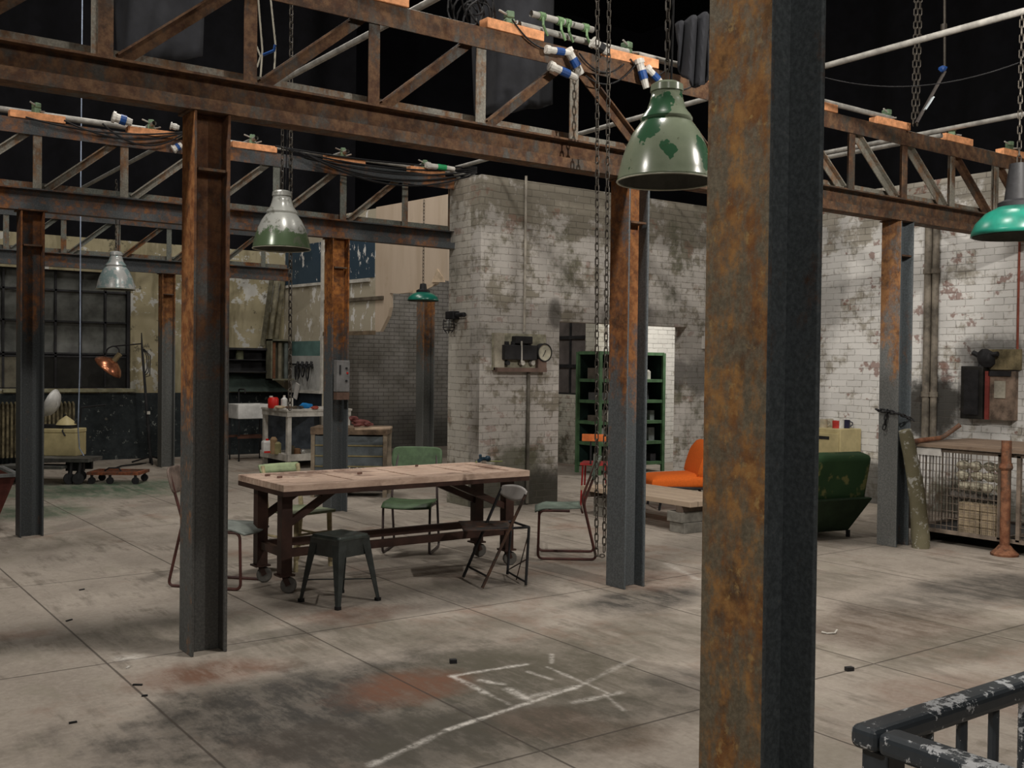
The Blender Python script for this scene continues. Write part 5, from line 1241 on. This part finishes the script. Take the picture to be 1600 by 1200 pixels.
# filing cabinet with mugs
yb0 = PX(1352, 700, XR_).y + .05; xf = PY(1313, 700, yb0).x; zc = PY(1313, 671, yb0).z; dc = .46
t = thing('filing_cabinet', 'cream metal filing cabinet against the right brick wall', 'cabinet', (xf, yb0, 0)); wc_ = XR_ - .02 - xf
MB().bb(0, wc_, 0, dc, .03, zc).build('body', M_cream, t, bevel=.008)
for k in range(3):
    z = .06 + k * (zc - .1) / 3; d = MB().bb(-.015, 0, .02, dc - .02, z, z + (zc - .1) / 3 - .02).build('drawer', M_cream, t, bevel=.004)
    MB().bb(-.022, -.015, dc * .35, dc * .7, z + (zc - .1) / 3 - .10, z + (zc - .1) / 3 - .06).build('label_holder', M_black, d)
MB().bb(.02, wc_, .02, dc - .02, 0, .03).build('plinth', M_black, t)
def mug(px, py, label, col, k=1.0, name='mug', handle=True):
    q = G(px, py, zc); t = thing(name, label, 'mug', q)
    MB().lathe([(.001, 0), (.04 * k, 0), (.042 * k, .09 * k), (.036 * k, .09 * k), (.035 * k, .01), (.001, .01)], n=20).build('cup', plain('mug ' + label[:12], col, .35), t, smooth=True)
    if handle: MB().tube([XR * (.04 * k) + Vector((0, 0, .075 * k)), XR * (.07 * k) + Vector((0, 0, .06 * k)), XR * (.07 * k) + Vector((0, 0, .035 * k)), XR * (.04 * k) + Vector((0, 0, .02 * k))], .007, 6).build('handle', plain('mug ' + label[:12], col, .35), t)
mug(1287, 668, 'cream mug at the left of the filing cabinet top', (.55, .50, .38), 1.2); mug(1296, 667, 'pale patterned mug second from the left on the cabinet', (.45, .42, .34), 1.2)
mug(1306, 669, 'red mug in the middle of the cabinet top', (.50, .05, .04), 1.1); mug(1313, 669, 'white mug beside the red mug', (.66, .66, .64), 1.2); mug(1322, 669, 'dark navy mug at the front right of the cabinet', (.02, .02, .05), 1.2)
q = G(1327, 666, zc); wone('small_carton', MB().box(q + Vector((0, 0, .11)), (.13, .09, .22)), plain('beige carton', (.52, .42, .26), .7), 'tall beige carton standing behind the dark mug', 'carton')

# ------------------------------------------------------------------ mesh cage with bricks, leaning pole
cx = 9.45; cy1 = 6.15; cyP = PX(1577, 800, cx).y; cy0 = cyP - 1.35
M_cage = plain('rusty pale mesh steel', (.20, .16, .125), .6, var=.5)
t = thing('mesh_cage', 'steel mesh pallet cage filled with bricks and stones at right', 'cage', (cx, cy0, 0)); Lc = cy1 - cy0; Wc = 1.15; hc = .93; yp = cyP - cy0
m = MB()
for x in (0, Wc):
    for z in (.13, hc): m.bb(x - .018, x + .018, 0, Lc, z - .018, z + .018)
for y in (0, yp - .09, yp + .09, Lc):
    m.bb(-.018, .018, y - .018, y + .018, .13, hc); m.bb(0, Wc, y - .018, y + .018, .112, .148)
m.build('frame', M_cage, t)
for (a, b) in ((0, yp - .09), (yp + .09, Lc)):
    m = MB(); k = a + .06
    while k < b: m.bb(-.003, .003, k - .0018, k + .0018, .13, hc); k += .06
    z = .19
    while z < hc: m.bb(-.007, .001, a, b, z - .0018, z + .0018); z += .075
    m.build('mesh_panel', M_cage, t)
m = MB(); k = .06
while k < Wc: m.bb(k - .003, k + .003, Lc - .004, Lc + .004, .13, hc); k += .06
m.build('mesh_panel', M_cage, t)
MB().bb(0, Wc, 0, Lc, .115, .125).build('base_sheet', M_black, t)
for y in (.15, yp - .3, Lc - .1): MB().bb(.05, Wc, y - .05, y + .05, 0, .112).build('skid', M_black, t)
lid = MB()
for k in range(5): lid.bb(-.06 + k * .26, .19 + k * .26, -.02, Lc + .06, hc + .025, hc + .055)
lid.build('lid_boards', planks('dusty brown boards', (.17, .12, .085), (.26, .19, .135), 'y', .26), t)
t = thing('cage_post', 'rusty tube post with a round foot standing before the mesh cage', 'post', (cx - .07, cyP, 0))
Mrp = rusty('rusty tube', paint=(.10, .07, .05), rust=(.19, .07, .035), rust2=(.28, .13, .07), amt=.9, scale=4)
MB().tube([(0, 0, .05), (0, 0, 1.07)], .045, 16).build('tube', Mrp, t, smooth=True)
MB().lathe([(.001, 0), (.12, 0), (.125, .02), (.08, .06), (.05, .10)], n=24).build('foot', Mrp, t, smooth=True)
MB().lathe([(.052, .80), (.062, .82), (.052, .86)], n=20).build('collar', Mrp, t)
rb = random.Random(21); br0 = {}
def brick(kind, x, y, z, rz, label, group, d, mat, rough=False):
    if kind not in br0:
        m = MB()
        if rough: m.blob((0, 0, d[2] / 2), (d[0] / 2, d[1] / 2, d[2] / 2), 2, .12, 3)
        else: m.box((0, 0, d[2] / 2), d)
        br0[kind] = m.build('stone' if rough else 'brick', mat, None, bevel=0 if rough else .006); o = br0[kind]
    else: o = br0[kind].copy(); COL.objects.link(o)
    o.location = (x, y, z); o.rotation_euler = (0, 0, rz); tag(o, label, 'stone' if rough else 'brick', group)
Mbrick = plain('brown old brick', (.22, .13, .095), .9, var=.5, scale=7); Mbrick2 = plain('pale old brick', (.34, .27, .18), .9, var=.4, scale=7); Mstone = plain('pale stone', (.42, .39, .30), .9, var=.4, scale=8)
half = (yp + .09 + Lc) / 2; z0c = .1251
for r in range(5):
    for c_ in range(2): brick('b1', cx + .10, half + .10 + c_ * .23 + .02 * (r % 2), z0c + r * .078, PI / 2, 'brown brick in the lower left stack of the mesh cage', 'brown bricks in the mesh cage', (.22, .105, .075), Mbrick)
for r in range(4):
    for c_ in range(2): brick('b1', cx + .12, half + .10 + c_ * .23, z0c + .40 + r * .09, PI / 2 + .05 * rb.uniform(-1, 1), 'grey brown brick in the upper left stack of the mesh cage', 'upper bricks in the mesh cage', (.22, .105, .075), Mbrick)
for r in range(4):
    for c_ in range(2): brick('b2', cx + .10, yp + cy0 - cy0 + cy0 + .21 + c_ * .23 if False else cyP + .21 + c_ * .22, z0c + r * .078, PI / 2, 'pale brick in the lower right stack of the mesh cage', 'pale bricks in the mesh cage', (.21, .105, .075), Mbrick2)
for r in range(3):
    for c_ in range(4): brick('s1', cx + .10 + .03 * rb.uniform(-1, 1), cyP + .14 + c_ * .125, z0c + .34 + .08 + r * .10, rb.uniform(0, 3), 'pale rounded stone piled at the upper right of the mesh cage', 'stones in the mesh cage', (.13, .12, .10), Mstone, True)
for c_ in range(6): brick('s2', cx + .14, cyP + .13 + c_ * .1, z0c + .315, rb.uniform(0, 3), 'dark stone between the pale bricks and pale stones', 'dark stones in the mesh cage', (.12, .11, .09), plain('dark stone', (.09, .08, .07), .9), True)
for r in range(6):
    for c_ in range(5): brick('b1', cx + .11, cy0 + .12 + c_ * .23, z0c + r * .078, PI / 2, 'brown brick in the right hand part of the mesh cage', 'bricks in the right part of the mesh cage', (.22, .105, .075), Mbrick)
q = PX(1452, 704, cx - .03); wone('paper_scrap', MB().box((cx - .035, q.y, q.z), (.012, .26, .09)), M_paper, 'pale paper scrap hooked on the mesh cage corner', 'paper')
q0 = G(1424, 690, hc + .08); q1 = G(1472, 684, hc + .09); q2 = PD(1500, 664, (q1 - CP).dot(DR))
wone('bent_pipe', MB().tube(rounded([q0, q1, q2], .05), .024, 10), Mrp, 'bent rusty pipe lying on the cage boards', 'pipe', smooth=True)
# leaning wrapped pole
p0 = G(1439, 856); p1 = PD(1414, 672, (colat(1399, L1Y)).dot(DR) - .22)
n = NT('grimy wrapped pole'); c = n.mix(n.noise(5, 5, .7), (.13, .12, .07), (.22, .20, .13)); M_pole = n.done(n.mix(n.step(n.noise(11, 4, .7), .55, .62), c, (.42, .42, .38)), .8, 0, .3)
pts = [Vector((p0.x, p0.y, .0)).lerp(p1, k / 10) + XR * (.03 * math.sin(k / 10 * PI)) for k in range(11)]
wone('leaning_pole', MB().tube(pts, [.085, .088, .082, .08, .076, .078, .072, .07, .066, .065, .06], 14), M_pole, 'thick grimy wrapped pole leaning on the chained grey column', 'pole', smooth=True)
cc = colat(1399, L1Y); zc1 = PD(1399, 645, cc.dot(DR)).z; k = .125
ptsl = [(cc.x - k, cc.y - k, zc1), (cc.x + k, cc.y - k, zc1 - .07), (cc.x + k, cc.y + k, zc1 - .03), (cc.x - k, cc.y + k, zc1 + .03), (cc.x - k, cc.y - k, zc1)]
m = MB()
for a, b in zip(ptsl[:-1], ptsl[1:]): chain(m, a, b, .045, .014, .007)
chain(m, (cc.x - k, cc.y + .0, zc1 + .03), (cc.x - k - .02, cc.y + .02, zc1 - .16), .045, .014, .007)
wone('wrapped_chain', m, M_black, 'dark chain wrapped around the grey column above the leaning pole', 'chain')

# ------------------------------------------------------------------ railing in the right foreground
n = NT('dark blue grey paint chipped to white'); f = n.math('ADD', n.noise(42, 6, .75, v=n.scl(n.pos, (.6, .6, .6))), n.math('MULTIPLY', n.noise(4, 3, .6), .5))
sn = n.t.nodes.new('ShaderNodeSeparateXYZ'); n.L(n.t.nodes['Geometry'].outputs['True Normal'] if 'Geometry' in n.t.nodes else n.pos, sn.inputs[0]); f = n.math('ADD', f, n.math('MULTIPLY', n.step(sn.outputs[2], .3, .9), .05))
c = n.mix(n.noise(40, 3, .6), (.035, .045, .055), (.06, .07, .08)); tcn = n.t.nodes.new('ShaderNodeNewGeometry'); sz = n.t.nodes.new('ShaderNodeSeparateXYZ'); n.L(tcn.outputs['True Normal'], sz.inputs[0])
c = n.mix(n.step(f, .82, .85), c, (.66, .68, .70)); M_rail = n.done(c, .35, 0, .5)
zr = 1.02; cr = G(1362, 1132, zr)
t = thing('railing', 'dark painted railing with chipped white patches in the right foreground', 'railing', (cr.x, cr.y, 0))
w = .030
MB().bb(-w, 1.5, -w, w, zr - .045, zr).build('handrail', M_rail, t, bevel=.014, seg=3)
MB().bb(-w, w, -1.3, -w - .001, zr - .045, zr).build('handrail', M_rail, t, bevel=.014, seg=3)
MB().bb(-.008, .05, -.042, .016, 0, zr - .0455).build('corner_post', M_rail, t, bevel=.004)
for k in range(1, 8): MB().tube([(.19 + (k - 1) * .125, 0, .10), (.19 + (k - 1) * .125, 0, zr - .03)], .0115, 10).build('baluster', M_rail, t, smooth=True)
for k in range(1, 7): MB().tube([(0, -.10 - k * .125 + .06, .10), (0, -.10 - k * .125 + .06, zr - .03)], .0115, 10).build('baluster', M_rail, t, smooth=True)
MB().bb(.03, 1.5, -.012, .012, .08, .105).bb(-.012, .012, -1.3, -.03, .08, .105).build('bottom_rail', M_rail, t)
MB().bb(1.44, 1.49, -.025, .025, 0, zr - .046).bb(-.025, .025, -1.3, -1.25, 0, zr - .046).build('end_post', M_rail, t)

# ------------------------------------------------------------------ litter on the floor
def litter(name, px, py, d, mat, label, rz=0.0, z=0.0):
    q = G(px, py); return wone(name, MB().box(q + Vector((0, 0, d[2] / 2 + z)), d, rz=CFR + rz), mat, label, 'litter')
litter('floor_scrap', 1327, 1048, (.045, .03, .022), M_black, 'small black chunk on the floor right of the big column', .3)
litter('floor_scrap', 708, 1036, (.04, .03, .022), M_black, 'small black chunk on the floor above the chalk square', .2)
q = G(1296, 990); wone('peel_curl', MB().tube([q + W(-.05, 0, .01), q + W(-.02, -.02, .006), q + W(.03, -.015, .008), q + W(.055, .02, .02)], .006, 6), M_white, 'white curled peel on the floor right of the big column', 'litter')
for k, (px, py, w_, lb) in enumerate(((215, 1071, .05, 'dark sliver on the floor seam at lower left'), (226, 1088, .03, 'short dark crumb just below the sliver on the seam'), (114, 1130, .035, 'dark speck on the bare floor at lower left'), (128, 922, .04, 'dark twig on the floor left of the foreground column'), (108, 970, .05, 'dark twig lying in the shadow band at left'), (200, 1044, .035, 'pale chip just left of the foreground column base'))):
    litter('floor_scrap', px, py, (w_, .012, .008), M_black if k < 5 else M_white, lb, .3 * k)

# ------------------------------------------------------------------ lights: studio lamps above and behind the frame, plus an added fill
def area(name, loc, aim, size, power, col=(1, .94, .87)):
    d = bpy.data.lights.new(name, 'AREA'); d.shape = 'DISK'; d.size = size; d.energy = power; d.color = col
    o = bpy.data.objects.new(name, d); COL.objects.link(o); o.location = loc
    o.rotation_euler = (Vector(aim) - Vector(loc)).to_track_quat('-Z', 'Y').to_euler(); return o
area('studio_or_fill_lamp', (3.4, 4.6, 9.2), (4.4, 8.0, 0), .8, 270)
area('studio_or_fill_lamp', (-4.5, 5.0, 7.5), (9, 7, 1.2), .7, 350)
area('studio_or_fill_lamp', (5.6, 1.9, 4.4), (10.0, 9.0, 2.0), .14, 190)
area('studio_or_fill_lamp', (-1.5, -3.5, 6.0), (6, 8, 1.0), 1.6, 130)  # fill lamp added behind the viewer to lift shaded fronts
area('studio_or_fill_lamp', (9.0, 5.5, 9.5), (9, 7, 0), 1.2, 130)
area('studio_or_fill_lamp', (4.6, 12.5, 9.5), (5, 13.5, 0), 1.5, 190)
area('studio_or_fill_lamp', (12.7, 11.3, 3.7), (12.5, 13.0, 1.2), .4, 80)
area('studio_or_fill_lamp', (5.5, 15.5, 10.5), (7.5, 18, 1.5), 1.5, 150)
w = bpy.data.worlds.new('world'); sc.world = w; w.use_nodes = True
bg = w.node_tree.nodes['Background']; bg.inputs[0].default_value = (.55, .6, .8, 1); bg.inputs[1].default_value = .02
sc.view_settings.exposure = .0
